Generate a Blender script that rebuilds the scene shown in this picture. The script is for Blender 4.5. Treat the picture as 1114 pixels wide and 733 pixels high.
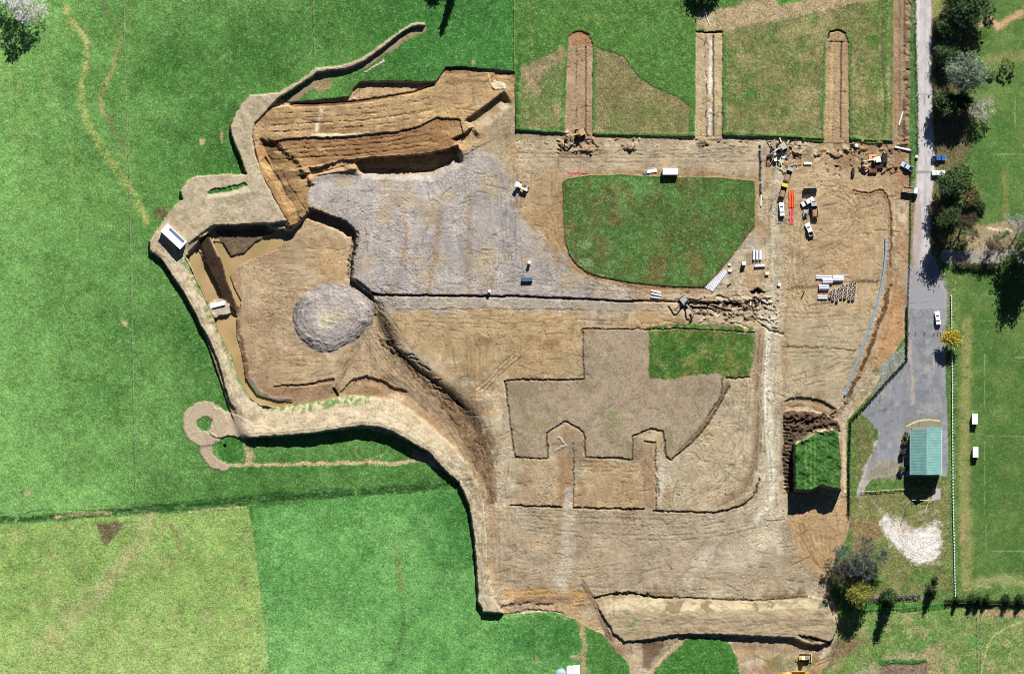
import bpy, math, random
import numpy as np
from mathutils import Vector, Matrix

# ------------------------------------------------------------------ scene, camera, light
for o in list(bpy.data.objects): bpy.data.objects.remove(o)
SC = bpy.context.scene
COL = SC.collection
S = 0.35                      # metres per map unit (one map unit = one pixel of the survey photo)
MX, MY = 557.0, 366.5
def wx(px): return (px - MX) * S
def wy(py): return (MY - py) * S

CAM_H = 3000.0
cd = bpy.data.cameras.new('camera'); cam = bpy.data.objects.new('camera', cd); COL.objects.link(cam)
cam.location = (0, 0, CAM_H)
cd.sensor_width = 36; cd.lens = 36 * CAM_H / (1114 * S)
cd.clip_start = 10; cd.clip_end = 20000
SC.camera = cam

SUN_EL = 34.0
SUN_AZ = 16.5                 # from +Y towards +X
w = bpy.data.worlds.new('World'); SC.world = w; w.use_nodes = True
nt = w.node_tree; nt.nodes.clear()
sky = nt.nodes.new('ShaderNodeTexSky'); sky.sky_type = 'NISHITA'; sky.sun_disc = False
sky.sun_elevation = math.radians(SUN_EL); sky.sun_rotation = math.radians(SUN_AZ)
bg = nt.nodes.new('ShaderNodeBackground'); bg.inputs[1].default_value = 0.05
sky.air_density = 0.4; sky.dust_density = 0.1; sky.ozone_density = 2.0; sky.altitude = 1500
out = nt.nodes.new('ShaderNodeOutputWorld')
nt.links.new(sky.outputs[0], bg.inputs[0]); nt.links.new(bg.outputs[0], out.inputs[0])
sl = bpy.data.lights.new('sun', 'SUN'); sl.energy = 5.0; sl.angle = math.radians(0.5); sl.color = (1.0, 0.955, 0.90)
so = bpy.data.objects.new('sun', sl); COL.objects.link(so)
a = math.radians(SUN_AZ); e = math.radians(SUN_EL)
sd = Vector((math.sin(a) * math.cos(e), math.cos(a) * math.cos(e), math.sin(e)))
so.rotation_euler = (-sd).to_track_quat('-Z', 'Y').to_euler(); so.location = sd * 500
SC.view_settings.view_transform = 'Standard'; SC.view_settings.look = 'None'
SC.view_settings.gamma = 1; SC.view_settings.exposure = 0.78
SC.cycles.filter_width = 1.0
SC.render.resolution_x = 1024; SC.render.resolution_y = 673
KILL = 1.33                   # display-linear value a level surface of albedo 1 shows in the sun

def lin(c):
    c = np.asarray(c, float) / 255.0
    return np.where(c <= 0.04045, c / 12.92, ((c + 0.055) / 1.055) ** 2.4)
def alb(c):                   # colour as seen sunlit in the survey -> base colour
    return np.clip(lin(c) / KILL, 0, 0.85)

# ------------------------------------------------------------------ raster tools for the terrain
R = 0.72
X0, X1, Y0, Y1 = -24.0, 1138.0, -24.0, 757.0
xs = np.arange(X0, X1 + R, R); ys = np.arange(Y0, Y1 + R, R)
NX, NY = len(xs), len(ys)
X, Y = np.meshgrid(xs, ys); X = X.astype(np.float32); Y = Y.astype(np.float32)
_rng = np.random.RandomState(5)
_lat = _rng.rand(512, 512).astype(np.float32)
def vn(u, v, seed=0):
    u = u + seed * 17.37; v = v + seed * 9.71
    iu = np.floor(u).astype(np.int32); iv = np.floor(v).astype(np.int32)
    fu = (u - iu); fv = (v - iv); fu = fu * fu * (3 - 2 * fu); fv = fv * fv * (3 - 2 * fv)
    a0 = iu & 511; a1 = (iu + 1) & 511; b0 = iv & 511; b1 = (iv + 1) & 511
    p = _lat[b0, a0]; q = _lat[b0, a1]; r = _lat[b1, a0]; s = _lat[b1, a1]
    return ((p + (q - p) * fu) * (1 - fv) + (r + (s - r) * fu) * fv).astype(np.float32)
def fbm(x, y, scale, seed=0, octv=4, gain=0.55, sx=1.0, ang=0.0):
    c, s_ = math.cos(ang), math.sin(ang)
    u = (x * c + y * s_) / (scale * sx); v = (-x * s_ + y * c) / scale
    t = 0; am = 1; tot = 0
    for k in range(octv):
        t = t + am * vn(u * 2 ** k, v * 2 ** k, seed + k * 3); tot += am; am *= gain
    return t / tot                     # 0..1
def ss(a_, b_, x_):
    t = np.clip((x_ - a_) / (b_ - a_), 0, 1); return t * t * (3 - 2 * t)
wa = (fbm(X, Y, 7, 1) - .5) * 5 + (fbm(X, Y, 2.2, 2, 2) - .5) * 2.2
wb = (fbm(X, Y, 7, 3) - .5) * 5 + (fbm(X, Y, 2.2, 4, 2) - .5) * 2.2
def chaik(p, n=2, closed=True):
    p = [tuple(q) for q in p]
    for _ in range(n):
        o = []
        m = len(p)
        rng = range(m) if closed else range(m - 1)
        if not closed: o.append(p[0])
        for i in rng:
            a_, b_ = p[i], p[(i + 1) % m]
            o.append((a_[0] * .75 + b_[0] * .25, a_[1] * .75 + b_[1] * .25))
            o.append((a_[0] * .25 + b_[0] * .75, a_[1] * .25 + b_[1] * .75))
        if not closed: o.append(p[-1])
        p = o
    return p
def win(pts, m):
    p = np.array(pts, float)
    i0 = max(0, int((p[:, 0].min() - m - X0) / R)); i1 = min(NX, int((p[:, 0].max() + m - X0) / R) + 2)
    j0 = max(0, int((p[:, 1].min() - m - Y0) / R)); j1 = min(NY, int((p[:, 1].max() + m - Y0) / R) + 2)
    return slice(j0, j1), slice(i0, i1)
def segd(x, y, pts, closed=False):
    d2 = np.full(x.shape, 1e9, np.float32); al = np.zeros(x.shape, np.float32); side = np.zeros(x.shape, np.float32)
    L = 0; n = len(pts)
    for i in range(n if closed else n - 1):
        ax, ay = pts[i]; bx, by = pts[(i + 1) % n]
        dx, dy = bx - ax, by - ay; l2 = dx * dx + dy * dy + 1e-9
        t = np.clip(((x - ax) * dx + (y - ay) * dy) / l2, 0, 1)
        ex = x - ax - t * dx; ey = y - ay - t * dy
        q = ex * ex + ey * ey; m = q < d2
        d2 = np.where(m, q, d2); al = np.where(m, L + t * math.sqrt(l2), al)
        side = np.where(m, np.sign(dx * ey - dy * ex), side)
        L += math.sqrt(l2)
    return np.sqrt(d2), al, side, L
def sdfp(pts, m=10, wob=0.0, smooth=0):
    if smooth: pts = chaik(pts, smooth)
    sl_ = win(pts, m + 3)
    x = X[sl_] + wa[sl_] * wob; y = Y[sl_] + wb[sl_] * wob
    d, _, _, _ = segd(x, y, pts, True)
    ins = np.zeros(x.shape, bool); n = len(pts)
    for i in range(n):
        ax, ay = pts[i]; bx, by = pts[(i + 1) % n]
        if ay == by: continue
        c = ((ay > y) != (by > y)) & (x < (bx - ax) * (y - ay) / (by - ay) + ax)
        ins ^= c
    return sl_, np.where(ins, d, -d)
Z = np.zeros((NY, NX), np.float32)
C = np.zeros((NY, NX, 3), np.float32)
GR = np.ones((NY, NX), np.float32)          # 1 = grass, 0 = mineral
GID = np.zeros((NY, NX), np.int8)
NAMES = ['pasture', 'earth_ground', 'gravel_ground', 'earth_bund', 'road', 'car_park', 'sports_field', 'grass_ground', 'track', 'pond_bed']
def cmix(sl_, m, col):
    col = np.asarray(alb(col) if not isinstance(col, np.ndarray) else col, np.float32)
    if col.ndim == 1: col = col[None, None, :]
    C[sl_] = C[sl_] * (1 - m[..., None]) + col * m[..., None]
def area(pts, col=None, h=None, dh=None, g=None, grass=None, edge=1.0, hedge=None, wob=0.25, smooth=0, op=1.0, tex=None):
    """one patch of ground: colour, level (h absolute or dh relative), region id"""
    hedge = edge if hedge is None else hedge
    sl_, d = sdfp(pts, max(edge, hedge) + 2, wob, smooth)
    m = ss(-edge / 2, edge / 2, d)
    if tex is not None: m = m * tex[sl_]
    if col is not None: cmix(sl_, m * op, col)
    mh = ss(-hedge / 2, hedge / 2, d)
    if h is not None:
        hh = h[sl_] if isinstance(h, np.ndarray) else h
        Z[sl_] = Z[sl_] * (1 - mh) + hh * mh
    if dh is not None: Z[sl_] += dh * mh
    if grass is not None: GR[sl_] = GR[sl_] * (1 - m) + grass * m
    if g is not None:
        GID[sl_] = np.where(d > 0, NAMES.index(g), GID[sl_])
    return sl_, d, m
def line(pts, wd, dh=0, col=None, op=1.0, wob=0.25, smooth=0, brk=0.0, soft=1.0, grass=None, g=None, seed=9):
    """a groove (dh<0) or ridge (dh>0) along a line; wd number or (start,end)"""
    if smooth: pts = chaik(pts, smooth, False)
    wm = max(wd) if isinstance(wd, tuple) else wd
    sl_ = win(pts, wm + 3)
    x = X[sl_] + wa[sl_] * wob; y = Y[sl_] + wb[sl_] * wob
    d, al, side, L = segd(x, y, pts)
    ww = wd[0] + (wd[1] - wd[0]) * al / L if isinstance(wd, tuple) else wd
    m = 1 - ss(ww / 2 - soft * .5, ww / 2 + soft * .5, d)
    if brk: m = m * ss(brk - .1, brk + .1, fbm(x, y, 6, seed, 2))
    if dh: Z[sl_] += dh * m
    if col is not None: cmix(sl_, m * op, col)
    if grass is not None: GR[sl_] = GR[sl_] * (1 - m) + grass * m
    if g is not None: GID[sl_] = np.where(m > .5, NAMES.index(g), GID[sl_])
    return sl_, m
def cut(pts, drop, side=1, ramp=40, smooth=1, wob=.3):
    """a step: the ground on the given side of the line falls away by drop, and comes back over ramp"""
    if smooth: pts = chaik(pts, smooth, False)
    sl_ = win(pts, ramp + 3)
    x = X[sl_] + wa[sl_] * wob; y = Y[sl_] + wb[sl_] * wob
    d, al, sgn, L = segd(x, y, pts)
    s_ = sgn * side * d
    end = ss(0, 7, al) * ss(0, 7, L - al)
    m = ss(-.3, 1.0, s_) * (1 - ss(ramp * .38, ramp, s_)) * end
    Z[sl_] -= drop * m
    return sl_, m, s_
TR = np.zeros((NY, NX), np.float32)          # stamped ruts and tracks, plus painted step shade on the gravel mound
TL = np.zeros((NY, NX), np.float32)          # pale compacted marks
def stamp(buf, pts, st, brk=0.35, seed=0, step=0.35):
    p = np.array(pts, float); d = np.hypot(*(p[1:] - p[:-1]).T); L = np.concatenate([[0], np.cumsum(d)])
    n = max(3, int(L[-1] / step)); t = np.linspace(0, L[-1], n)
    x = np.interp(t, L, p[:, 0]); y = np.interp(t, L, p[:, 1])
    rr = np.random.RandomState(seed)
    k = np.interp(t, np.linspace(0, L[-1], max(3, int(L[-1] / 5))), rr.rand(max(3, int(L[-1] / 5))))
    jx = np.interp(t, np.linspace(0, L[-1], max(3, int(L[-1] / 7))), rr.randn(max(3, int(L[-1] / 7)))) * .5
    s_ = st * np.clip((k - brk) * 4, 0, 1)
    u = (x + jx - X0) / R; v = (y + jx * .7 - Y0) / R
    i = np.floor(u).astype(int); j = np.floor(v).astype(int); fu = u - i; fv = v - j
    ok = (i > 0) & (j > 0) & (i < NX - 2) & (j < NY - 2)
    i, j, fu, fv, s_ = i[ok], j[ok], fu[ok], fv[ok], s_[ok]
    for a_, b_, w_ in ((0, 0, (1 - fu) * (1 - fv)), (1, 0, fu * (1 - fv)), (0, 1, (1 - fu) * fv), (1, 1, fu * fv)):
        np.maximum.at(buf, (j + b_, i + a_), s_ * w_ ** .6)
def rutpair(pts, st=.6, gauge=5.0, smooth=2, seed=0, brk=.35, buf=None):
    pts = chaik(pts, smooth, False); p = np.array(pts)
    t = np.gradient(p, axis=0); t /= np.hypot(t[:, 0], t[:, 1])[:, None] + 1e-9
    nrm = np.stack([-t[:, 1], t[:, 0]], 1)
    for k, s_ in enumerate((-.5, .5)):
        stamp(TR if buf is None else buf, p + nrm * gauge * s_, st, brk, seed + k)
def blur(a_, n=1):
    for _ in range(n):
        b_ = a_.copy(); b_[1:-1, 1:-1] = (a_[1:-1, 1:-1] * 4 + (a_[:-2, 1:-1] + a_[2:, 1:-1] + a_[1:-1, :-2] + a_[1:-1, 2:]) * 2 + a_[:-2, :-2] + a_[2:, 2:] + a_[:-2, 2:] + a_[2:, :-2]) / 16
        a_ = b_
    return a_
def soften(pts, wd, n=40, op=1.0):
    sl_ = win(pts, wd + 14); d, _, _, _ = segd(X[sl_], Y[sl_], pts); q = blur(Z[sl_].copy(), n); m_ = (1 - ss(wd * .35, wd, d)) * op; Z[sl_] = Z[sl_] * (1 - m_) + q * m_
def G3(c): return alb(c).astype(np.float32)
def lerp3(a_, b_, m): return a_ * (1 - m[..., None]) + b_ * m[..., None]
# ------------------------------------------------------------------ ground levels and ground cover
n60 = fbm(X, Y, 60, 11); n25 = fbm(X, Y, 25, 12); n9 = fbm(X, Y, 9, 13); n3 = fbm(X, Y, 3, 14, 2); n1 = fbm(X, Y, 1.25, 15, 2)
ONE = np.ones((NY, NX), np.float32)
FULL = (slice(0, NY), slice(0, NX))
Z[:] = 1.2 * ss(230, 500, X) + 1.8 * ss(240, 330, X) * (1 - ss(520, 640, X)) * (1 - ss(60, 190, Y))
Z += (n60 - .5) * .8 * (1 - ss(900, 960, X))
# pasture: deep green by the works, paler to the west edge
m = np.clip(ss(260, 0, X) * .75 + (n60 - .5) * 1.1 + .12 * ss(200, 500, Y) + .1, 0, 1)
C[:] = lerp3(G3((64, 122, 48)), G3((114, 176, 88)), m)
m = ss(.52, .68, fbm(X, Y, 30, 20)) * ss(300, 120, Y) * ss(210, 90, X)
cmix(FULL, m * .45, (116, 158, 70))
cmix(FULL, (ss(380, 480, X) * (1 - ss(556, 560, X)) * (1 - ss(80, 90, Y))) * .5, (50, 128, 55))
# worn sheep track and yellow swirls upper left
def smear(pts, wd, col, op, sm=2, thr=.38, dh=0, grass=None):
    sl_ = win(pts, wd + 8); q = chaik(pts, sm, False)
    x = X[sl_] + wa[sl_] * .9; y = Y[sl_] + wb[sl_] * .9
    d, _, _, _ = segd(x, y, q)
    m_ = (1 - ss(wd * .15, wd * .75, d)) * ss(thr - .12, thr + .2, fbm(x, y, 5, 31, 4, .7))
    cmix(sl_, m_ * op, col)
    if dh: Z[sl_] += dh * m_
    if grass is not None: GR[sl_] = GR[sl_] * (1 - m_) + grass * m_
smear([(70, 10), (82, 28), (97, 45), (92, 75), (87, 110), (95, 135), (112, 165), (135, 195), (160, 240)], 9, (168, 184, 96), .75)
smear([(70, 10), (82, 28), (97, 45), (92, 75)], 4, (196, 190, 130), .6)
smear([(131, 42), (123, 75), (110, 100), (109, 118), (118, 130)], 6, (158, 150, 98), .8)
smear([(118, 130), (128, 148), (138, 165)], 8, (110, 120, 82), .6)
smear([(40, 20), (60, 60), (45, 90), (65, 130)], 12, (126, 170, 88), .5)
smear([(108, 2), (120, 15), (128, 30)], 6, (130, 125, 100), .6)
smear([(135, 0), (135, 60), (139, 180), (142, 260), (144, 360)], 1.2, (140, 165, 100), .6, 0, .3)
smear([(341, 0), (342, 40), (343, 76)], 1.4, (140, 160, 100), .6, 0, .3)
smear([(144, 360), (146, 440), (150, 540)], 1.2, (120, 160, 95), .35, 0, .35)
for p in ((220, 154, 3, 3.5), (241, 149, 1.4, 7), (136, 352, 3, 3), (515, 69, 2, 2), (30, 536, 4, 3)):
    area([(p[0] - p[2], p[1] - p[3]), (p[0] + p[2], p[1] - p[3]), (p[0] + p[2], p[1] + p[3]), (p[0] - p[2], p[1] + p[3])], (190, 175, 135), smooth=1, wob=.6, op=.8, edge=2)
# lime paddock and mid-south paddock
area([(-40, 576), (100, 563), (271, 553), (283, 640), (297, 770), (-40, 770)], (136, 178, 88), edge=2, g='pasture')
m = ss(.42, .7, fbm(X, Y, 34, 22)) * (X < 290) * (Y > 566)
cmix(FULL, m * .45, (112, 160, 76))
m = ss(.5, .72, fbm(X, Y, 13, 23)) * (X < 290) * (Y > 570); cmix(FULL, m * .35, (172, 178, 120))
smear([(160, 562), (150, 600), (60, 690), (45, 700)], 22, (178, 172, 128), .55)
area([(104, 570), (138, 566), (118, 592), (112, 592)], (108, 88, 78), wob=.9, edge=4, op=.85)
smear([(180, 566), (198, 590), (185, 620)], 7, (140, 118, 88), .6)
area([(275, 553), (340, 545), (500, 530), (516, 586), (520, 654), (526, 665), (640, 684), (665, 770), (300, 770)], (88, 160, 76), edge=3, g='pasture')
m = ss(90, 0, np.hypot(X - 505, (Y - 575) * .8)) + ss(70, 10, np.hypot(X - 600, Y - 700)); cmix(FULL, np.clip(m, 0, 1) * .75 * (X > 276) * (Y > 535), (48, 118, 46))
m = np.clip(ss(.4, .7, fbm(X, Y, 30, 24)) * .5 + ss(600, 740, Y) * .6 * ss(470, 380, X), 0, 1) * (X > 285) * (X < 620) * (Y > 556); cmix(FULL, m * .6, (128, 196, 108))
m = ss(640, 740, Y) * (X < 292); cmix(FULL, m * .35, (172, 206, 124))
smear([(432, 600), (437, 650), (440, 690), (420, 733)], 6, (70, 120, 55), .7)
smear([(430, 590), (438, 640)], 6, (150, 160, 90), .45)
# old fence bank between the paddocks: rank tufts, bare scrapes
bank = [(-30, 566), (60, 563), (120, 557), (200, 549), (280, 542), (360, 537), (430, 532), (505, 527)]
smear(bank, 9, (40, 88, 38), .9, 1, .3)
for k in range(60):
    r = random.Random(k); x0 = r.uniform(-20, 470); t = (x0 + 30) / 535; y0 = 566 - 40 * t + r.uniform(-6, 6)
    stamp(TR, [(x0, y0), (x0 + r.uniform(15, 70), y0 - r.uniform(1, 5))], .9, .3, k)
smear([(60, 562), (90, 558), (120, 557)], 4, (190, 180, 130), .8, 0)
smear([(205, 557), (240, 553), (268, 551)], 2.2, (200, 190, 140), .9, 0, .25)
line(bank, 4, dh=-.12, wob=1.2, smooth=1, brk=.48, soft=2)

# NE paddocks
NE = [(560, -40), (975, -40), (972, 60), (971, 154), (905, 152), (835, 149), (750, 149), (645, 147), (561, 142), (561, 78), (558, 40)]
area(NE, (78, 130, 54), g='pasture', edge=1.2, h=1.75 * ONE + (n60 - .5) * .3, hedge=1.6, wob=.35)
m = ss(.4, .75, fbm(X, Y, 16, 26)); 
area([(566, 75), (612, 52), (618, 60), (612, 140), (562, 141), (566, 110)], (150, 140, 104), wob=1.6, edge=7, tex=np.clip(.35 + m, 0, 1))
area([(563, 112), (600, 98), (606, 130), (563, 142)], (84, 120, 48), wob=2, edge=8, op=.7, tex=.3 + .7 * m)
area([(646, 50), (678, 62), (686, 72), (697, 86), (720, 99), (740, 107), (750, 115), (749, 149), (646, 147)], (134, 132, 88), wob=.6, edge=1.5, dh=-.25)
area([(670, 112), (712, 106), (745, 130), (742, 146), (655, 146)], (92, 118, 54), wob=2, edge=8, op=.75, tex=.3 + .7 * m)
area([(787, 10), (970, -30), (970, 152), (905, 150), (788, 146)], (122, 130, 78), wob=.8, edge=3)
m2 = ss(.45, .7, fbm(X, Y, 14, 27)) * (X > 787) * (X < 968) * (Y < 150) * (GR > .5); cmix(FULL, m2 * .65, (84, 124, 52))
m2 = ss(.5, .72, fbm(X, Y, 20, 28)) * (X > 787) * (X < 968) * (Y < 150); cmix(FULL, m2 * .55, (166, 156, 112))
m2 = ss(.55, .75, fbm(X, Y, 11, 29)) * (X > 926) * (X < 968) * (Y < 150); cmix(FULL, m2 * .55, (98, 130, 52))
area([(757, 12), (800, 8), (970, -40), (970, -5), (880, 16), (800, 30), (787, 34), (757, 33)], (178, 162, 128), wob=1.5, edge=5, op=.85, g='pasture')
area([(835, -10), (930, -30), (900, -5), (850, 6)], (88, 150, 48), wob=1.5, edge=4)
for p in ((816, 102, 7), (795, 60, 5), (950, 45, 8)):
    area([(p[0] + p[2] * math.cos(t), p[1] + p[2] * math.sin(t)) for t in np.linspace(0, 6, 8)], (74, 122, 46), wob=1.5, edge=5, op=.8)
for p in ([(561, 141), (612, 145)], [(646, 146), (680, 147), (756, 148)], [(788, 146), (835, 148), (893, 153)], [(924, 150), (945, 155), (970, 154)], [(566, 60), (562, 100), (562, 140)]):
    line(p, 4.5, dh=.3, col=(54, 112, 42), wob=.7, op=.95, soft=2)
for p in ([(620, 52), (613, 100), (611, 140)], [(647, 52), (647, 140)], [(789, 40), (788, 146)], [(897, 45), (894, 140)], [(925, 45), (926, 150)], [(965, 0), (962, 60), (965, 110), (960, 148)]):
    line(p, 3.2, dh=.12, col=(72, 126, 52), wob=.9, op=.85, soft=2)
line([(961, 10), (958, 60), (962, 100), (961, 148)], 1.6, dh=-.2, col=(100, 110, 70), wob=.8)
line([(893, 45), (889, 140)], 1.2, dh=-.1, col=(110, 110, 80), wob=.8, brk=.4)
smear([(575, 0), (580, 60)], 3, (130, 150, 80), .5); smear([(640, 20), (700, 20)], 8, (120, 150, 70), .5)

# ------------------------------------------------------------------ the works: bare earth
SITE = [(485, 74), (500, 73), (536, 77), (560, 79), (561, 142), (600, 145), (645, 148), (750, 150), (790, 148), (835, 150), (893, 155),
        (924, 153), (945, 157), (971, 156), (972, 60), (972, -40), (992, -40), (991, 60), (989, 160), (990, 250), (988, 309), (985.5, 366), (980, 372),
        (977, 380), (963, 400), (950, 425), (935, 442), (922, 456), (921, 491), (921, 535), (925, 563), (923, 581), (910, 605), (904, 620), (903, 645),
        (912, 668), (912, 697), (904, 718), (895, 728), (890, 770), (800, 770), (802, 720), (795, 700), (780, 694), (752, 693), (738, 697), (722, 715), (704, 733), (702, 770),
        (690, 770), (684, 722), (668, 702), (654, 688), (640, 682), (627, 673), (602, 665), (577, 666), (549, 668), (526, 665), (520, 640), (515, 586),
        (508, 545), (495, 520), (470, 494), (445, 480), (400, 466), (340, 470), (262, 475), (250, 445), (219, 352), (185, 290), (176, 255), (200, 235), (262, 205), (268, 190), (258, 150), (275, 115), (285, 104), (318, 112), (380, 106), (384, 97), (392, 90), (475, 90)]
zs = 1.0 + (n60 - .5) * .5 + (n25 - .5) * .25
dirt = lerp3(G3((180, 160, 130)), G3((154, 132, 102)), ss(.4, .62, n25))
area(SITE, None, h=zs, g='earth_ground', grass=0, hedge=1.2)
slS, dS, mS = area(SITE, None); C[slS] = lerp3(C[slS], dirt[slS], mS)
site = np.zeros_like(Z); site[slS] = mS
def onsite(m_): return np.clip(m_, 0, 1) * site
cmix(FULL, onsite(ss(.52, .72, fbm(X, Y, 30, 41))) * .75, (184, 150, 104))
cmix(FULL, onsite(ss(.52, .7, fbm(X, Y, 38, 42))) * .6, (184, 168, 142))
cmix(FULL, onsite(ss(.5, .6, fbm(X, Y, 16, 141, 5, .65))) * .5, (206, 190, 160))
cmix(FULL, onsite(ss(.54, .64, fbm(X, Y, 20, 142, 5, .65))) * .58, (146, 116, 84))
cmix(FULL, onsite(ss(.56, .66, fbm(X, Y, 24, 143, 5, .65))) * .5, (196, 152, 98))
# zones
area([(600, 152), (830, 152), (822, 190), (700, 184), (612, 190), (585, 240), (560, 200), (562, 152)], (186, 166, 136), wob=2, edge=14, op=.7)
area([(570, 195), (608, 180), (612, 280), (660, 310), (600, 285), (570, 240)], (176, 140, 94), wob=2, edge=16, op=.7)
area([(842, 175), (985, 165), (970, 250), (960, 330), (925, 425), (852, 425), (846, 300)], (184, 156, 116), wob=2, edge=16, op=.8)
area([(862, 345), (940, 345), (925, 428), (855, 425)], (178, 162, 132), wob=2, edge=12, op=.7)
area([(880, 270), (900, 220), (950, 200), (955, 260), (930, 320), (890, 330)], (178, 146, 108), wob=3, edge=20, op=.6)
area([(966, 330), (985, 320), (982, 368), (962, 398), (950, 400)], (188, 138, 88), wob=1, edge=6, op=.8)
area([(560, 335), (632, 338), (632, 412), (548, 412), (450, 380), (425, 345), (480, 335)], (184, 152, 106), wob=3, edge=14, op=.75)
area([(640, 502), (712, 505), (712, 552), (626, 550)], (178, 146, 104), wob=1, edge=4, op=.75)
area([(560, 502), (622, 500), (622, 550), (562, 548)], (172, 146, 112), wob=1, edge=6, op=.7)
area([(735, 505), (790, 440), (800, 380), (830, 350), (832, 440), (812, 540), (770, 550), (725, 550)], (184, 164, 134), wob=2, edge=8, op=.8)
area([(526, 556), (850, 556), (896, 640), (700, 645), (540, 640)], (170, 150, 124), wob=3, edge=10, op=.65)
area([(690, 556), (850, 556), (860, 620), (700, 625)], (176, 158, 134), wob=5, edge=20, op=.6)
area([(545, 640), (640, 640), (640, 652), (545, 652)], (196, 150, 90), wob=2, edge=8, op=.8)
area([(855, 566), (922, 540), (923, 578), (904, 618), (902, 640), (870, 600)], (184, 148, 102), wob=1.5, edge=5, op=.85)
area([(972, -40), (992, -40), (989, 160), (971, 156)], (160, 128, 96), wob=.5, edge=3, op=.75)
m = ss(.35, .65, fbm(X, Y, 5, 47)); sl_, mm = line([(988, -30), (987, 60), (986, 158)], 8, soft=3); cmix(sl_, mm * m[sl_] * .7, (104, 82, 62)); Z[sl_] += mm * m[sl_] * .5

# cut access strips into the NE paddocks
for pts, c_ in (([(619, 40), (625, 35), (633, 34), (641, 38), (645, 48), (645, 152), (614, 152), (616, 90)], (176, 146, 112)),
            ([(757, 35), (786, 35), (786, 152), (756, 152)], (192, 168, 128)),
            ([(899, 42), (902, 35), (911, 33), (920, 37), (923, 46), (924, 156), (896, 156), (898, 90)], (176, 146, 108))):
    area(pts, c_, h=1.25 * ONE + (n9 - .5) * .25, g='earth_ground', grass=0, wob=.4, edge=1.3)
area([(620, 38), (632, 33), (643, 40), (642, 50), (622, 50)], (172, 126, 88), wob=.6, edge=3)
line([(637, 52), (637, 146)], 1.4, dh=-.45, col=(120, 96, 70)); line([(627, 50), (627, 146)], 1.2, dh=-.12, brk=.45, col=(120, 96, 70), wob=.6)
line([(773, 45), (772.5, 145)], 3.4, dh=.0, col=(222, 216, 208), wob=.6, brk=.3, soft=1.5); line([(775.8, 40), (776, 148)], 1.4, dh=-.45, col=(110, 90, 70))
line([(767, 40), (769, 148)], 1.2, dh=-.25, brk=.5, col=(100, 80, 60), wob=.8)
line([(914.8, 46), (914, 150)], 1.5, dh=-.5, col=(110, 85, 65)); line([(905, 50), (904, 146)], 3, dh=-.06, col=(196, 162, 112), soft=2)
line([(900, 42), (902, 35), (911, 33), (920, 37)], 1.5, dh=-.5, col=(96, 70, 50), wob=.5); line([(902, 46), (918, 46)], 1.2, dh=-.4, col=(120, 90, 62))
line([(757, 35), (786, 35.5)], 1.8, dh=-.4, col=(96, 80, 62), wob=.6)
line([(978, 0), (978, 150)], 1.5, dh=-.15, brk=.42, col=(140, 110, 84), wob=1)
stamp(TR, [(757, 40), (772, 50), (768, 58)], .7, .1, 3); stamp(TR, [(618, 32), (632, 28), (645, 36)], .7, .1, 3)

# cut benches, upper left
area([(383, 99), (390, 91), (397, 89), (478, 89), (470, 94), (450, 101), (420, 106), (392, 110), (384, 106)], (186, 154, 110), dh=-.35, g='earth_ground', grass=0, wob=.5, h=None)
BEN = [(278, 132), (292, 118), (320, 114), (354, 113), (392, 110.5), (420, 106), (450, 101), (471, 93), (486, 75), (536, 76), (560, 79), (560, 142), (520, 160), (500, 172),
       (470, 190), (430, 188), (392, 184), (340, 192), (336, 226), (330, 240), (315, 247), (299, 217), (284, 188), (275, 150)]
zb = 1.9 - .9 * ss(450, 560, X) * ss(80, 150, Y) + (n25 - .5) * .4
bsl, bd, bm = area(BEN, (182, 148, 104), h=zb, tex=np.where(Y < 110, 1, ss(550, 490, X)), g='earth_ground', grass=0, hedge=1.2)
line([(318, 114.5), (354, 113.5), (392, 111), (420, 106), (450, 101), (472, 93)], (5, 1.5), dh=-1.1, col=(110, 84, 58), wob=.35, soft=2)  # shadow strip below the plateau edge, darkened into the groove's colour
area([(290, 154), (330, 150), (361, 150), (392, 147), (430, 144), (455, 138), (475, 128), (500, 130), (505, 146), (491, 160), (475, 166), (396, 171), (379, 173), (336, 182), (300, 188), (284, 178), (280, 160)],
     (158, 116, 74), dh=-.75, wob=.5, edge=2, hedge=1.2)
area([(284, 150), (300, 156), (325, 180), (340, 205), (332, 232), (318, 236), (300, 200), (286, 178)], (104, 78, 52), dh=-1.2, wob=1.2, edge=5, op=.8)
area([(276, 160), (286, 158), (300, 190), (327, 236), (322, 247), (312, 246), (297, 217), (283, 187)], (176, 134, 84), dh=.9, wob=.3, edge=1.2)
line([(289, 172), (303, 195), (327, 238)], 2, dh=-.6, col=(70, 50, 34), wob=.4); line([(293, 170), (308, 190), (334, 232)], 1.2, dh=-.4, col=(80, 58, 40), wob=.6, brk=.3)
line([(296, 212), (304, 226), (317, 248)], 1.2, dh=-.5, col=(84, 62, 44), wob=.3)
line([(340, 147.5), (365, 148), (400, 145.5)], 3.2, dh=.1, col=(236, 220, 178), wob=.7, soft=1.5, op=.9)
line([(349, 122), (345, 142)], 4.5, col=(224, 210, 178), wob=1, soft=3, op=.8)
for y_, b_ in ((131, .3), (125, .45), (138, .45), (158, .35), (163, .45), (168, .35), (153, .5), (119, .5)):
    stamp(TR, chaik([(295, y_ + 6), (340, y_ + 3), (400, y_), (470, y_ - 12)], 2, False), .85, b_, int(y_))
    line([(298, y_ + 6), (340, y_ + 3), (400, y_), (470, y_ - 10)], 1.3, dh=-.3, brk=b_ + .1, wob=.8, smooth=1, seed=int(y_))
m = ss(.5, .7, fbm(X, Y, 9, 49, sx=4)); m_ = np.zeros_like(Z); m_[bsl] = bm; cmix(FULL, m * m_ * .55, (206, 166, 104))
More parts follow.
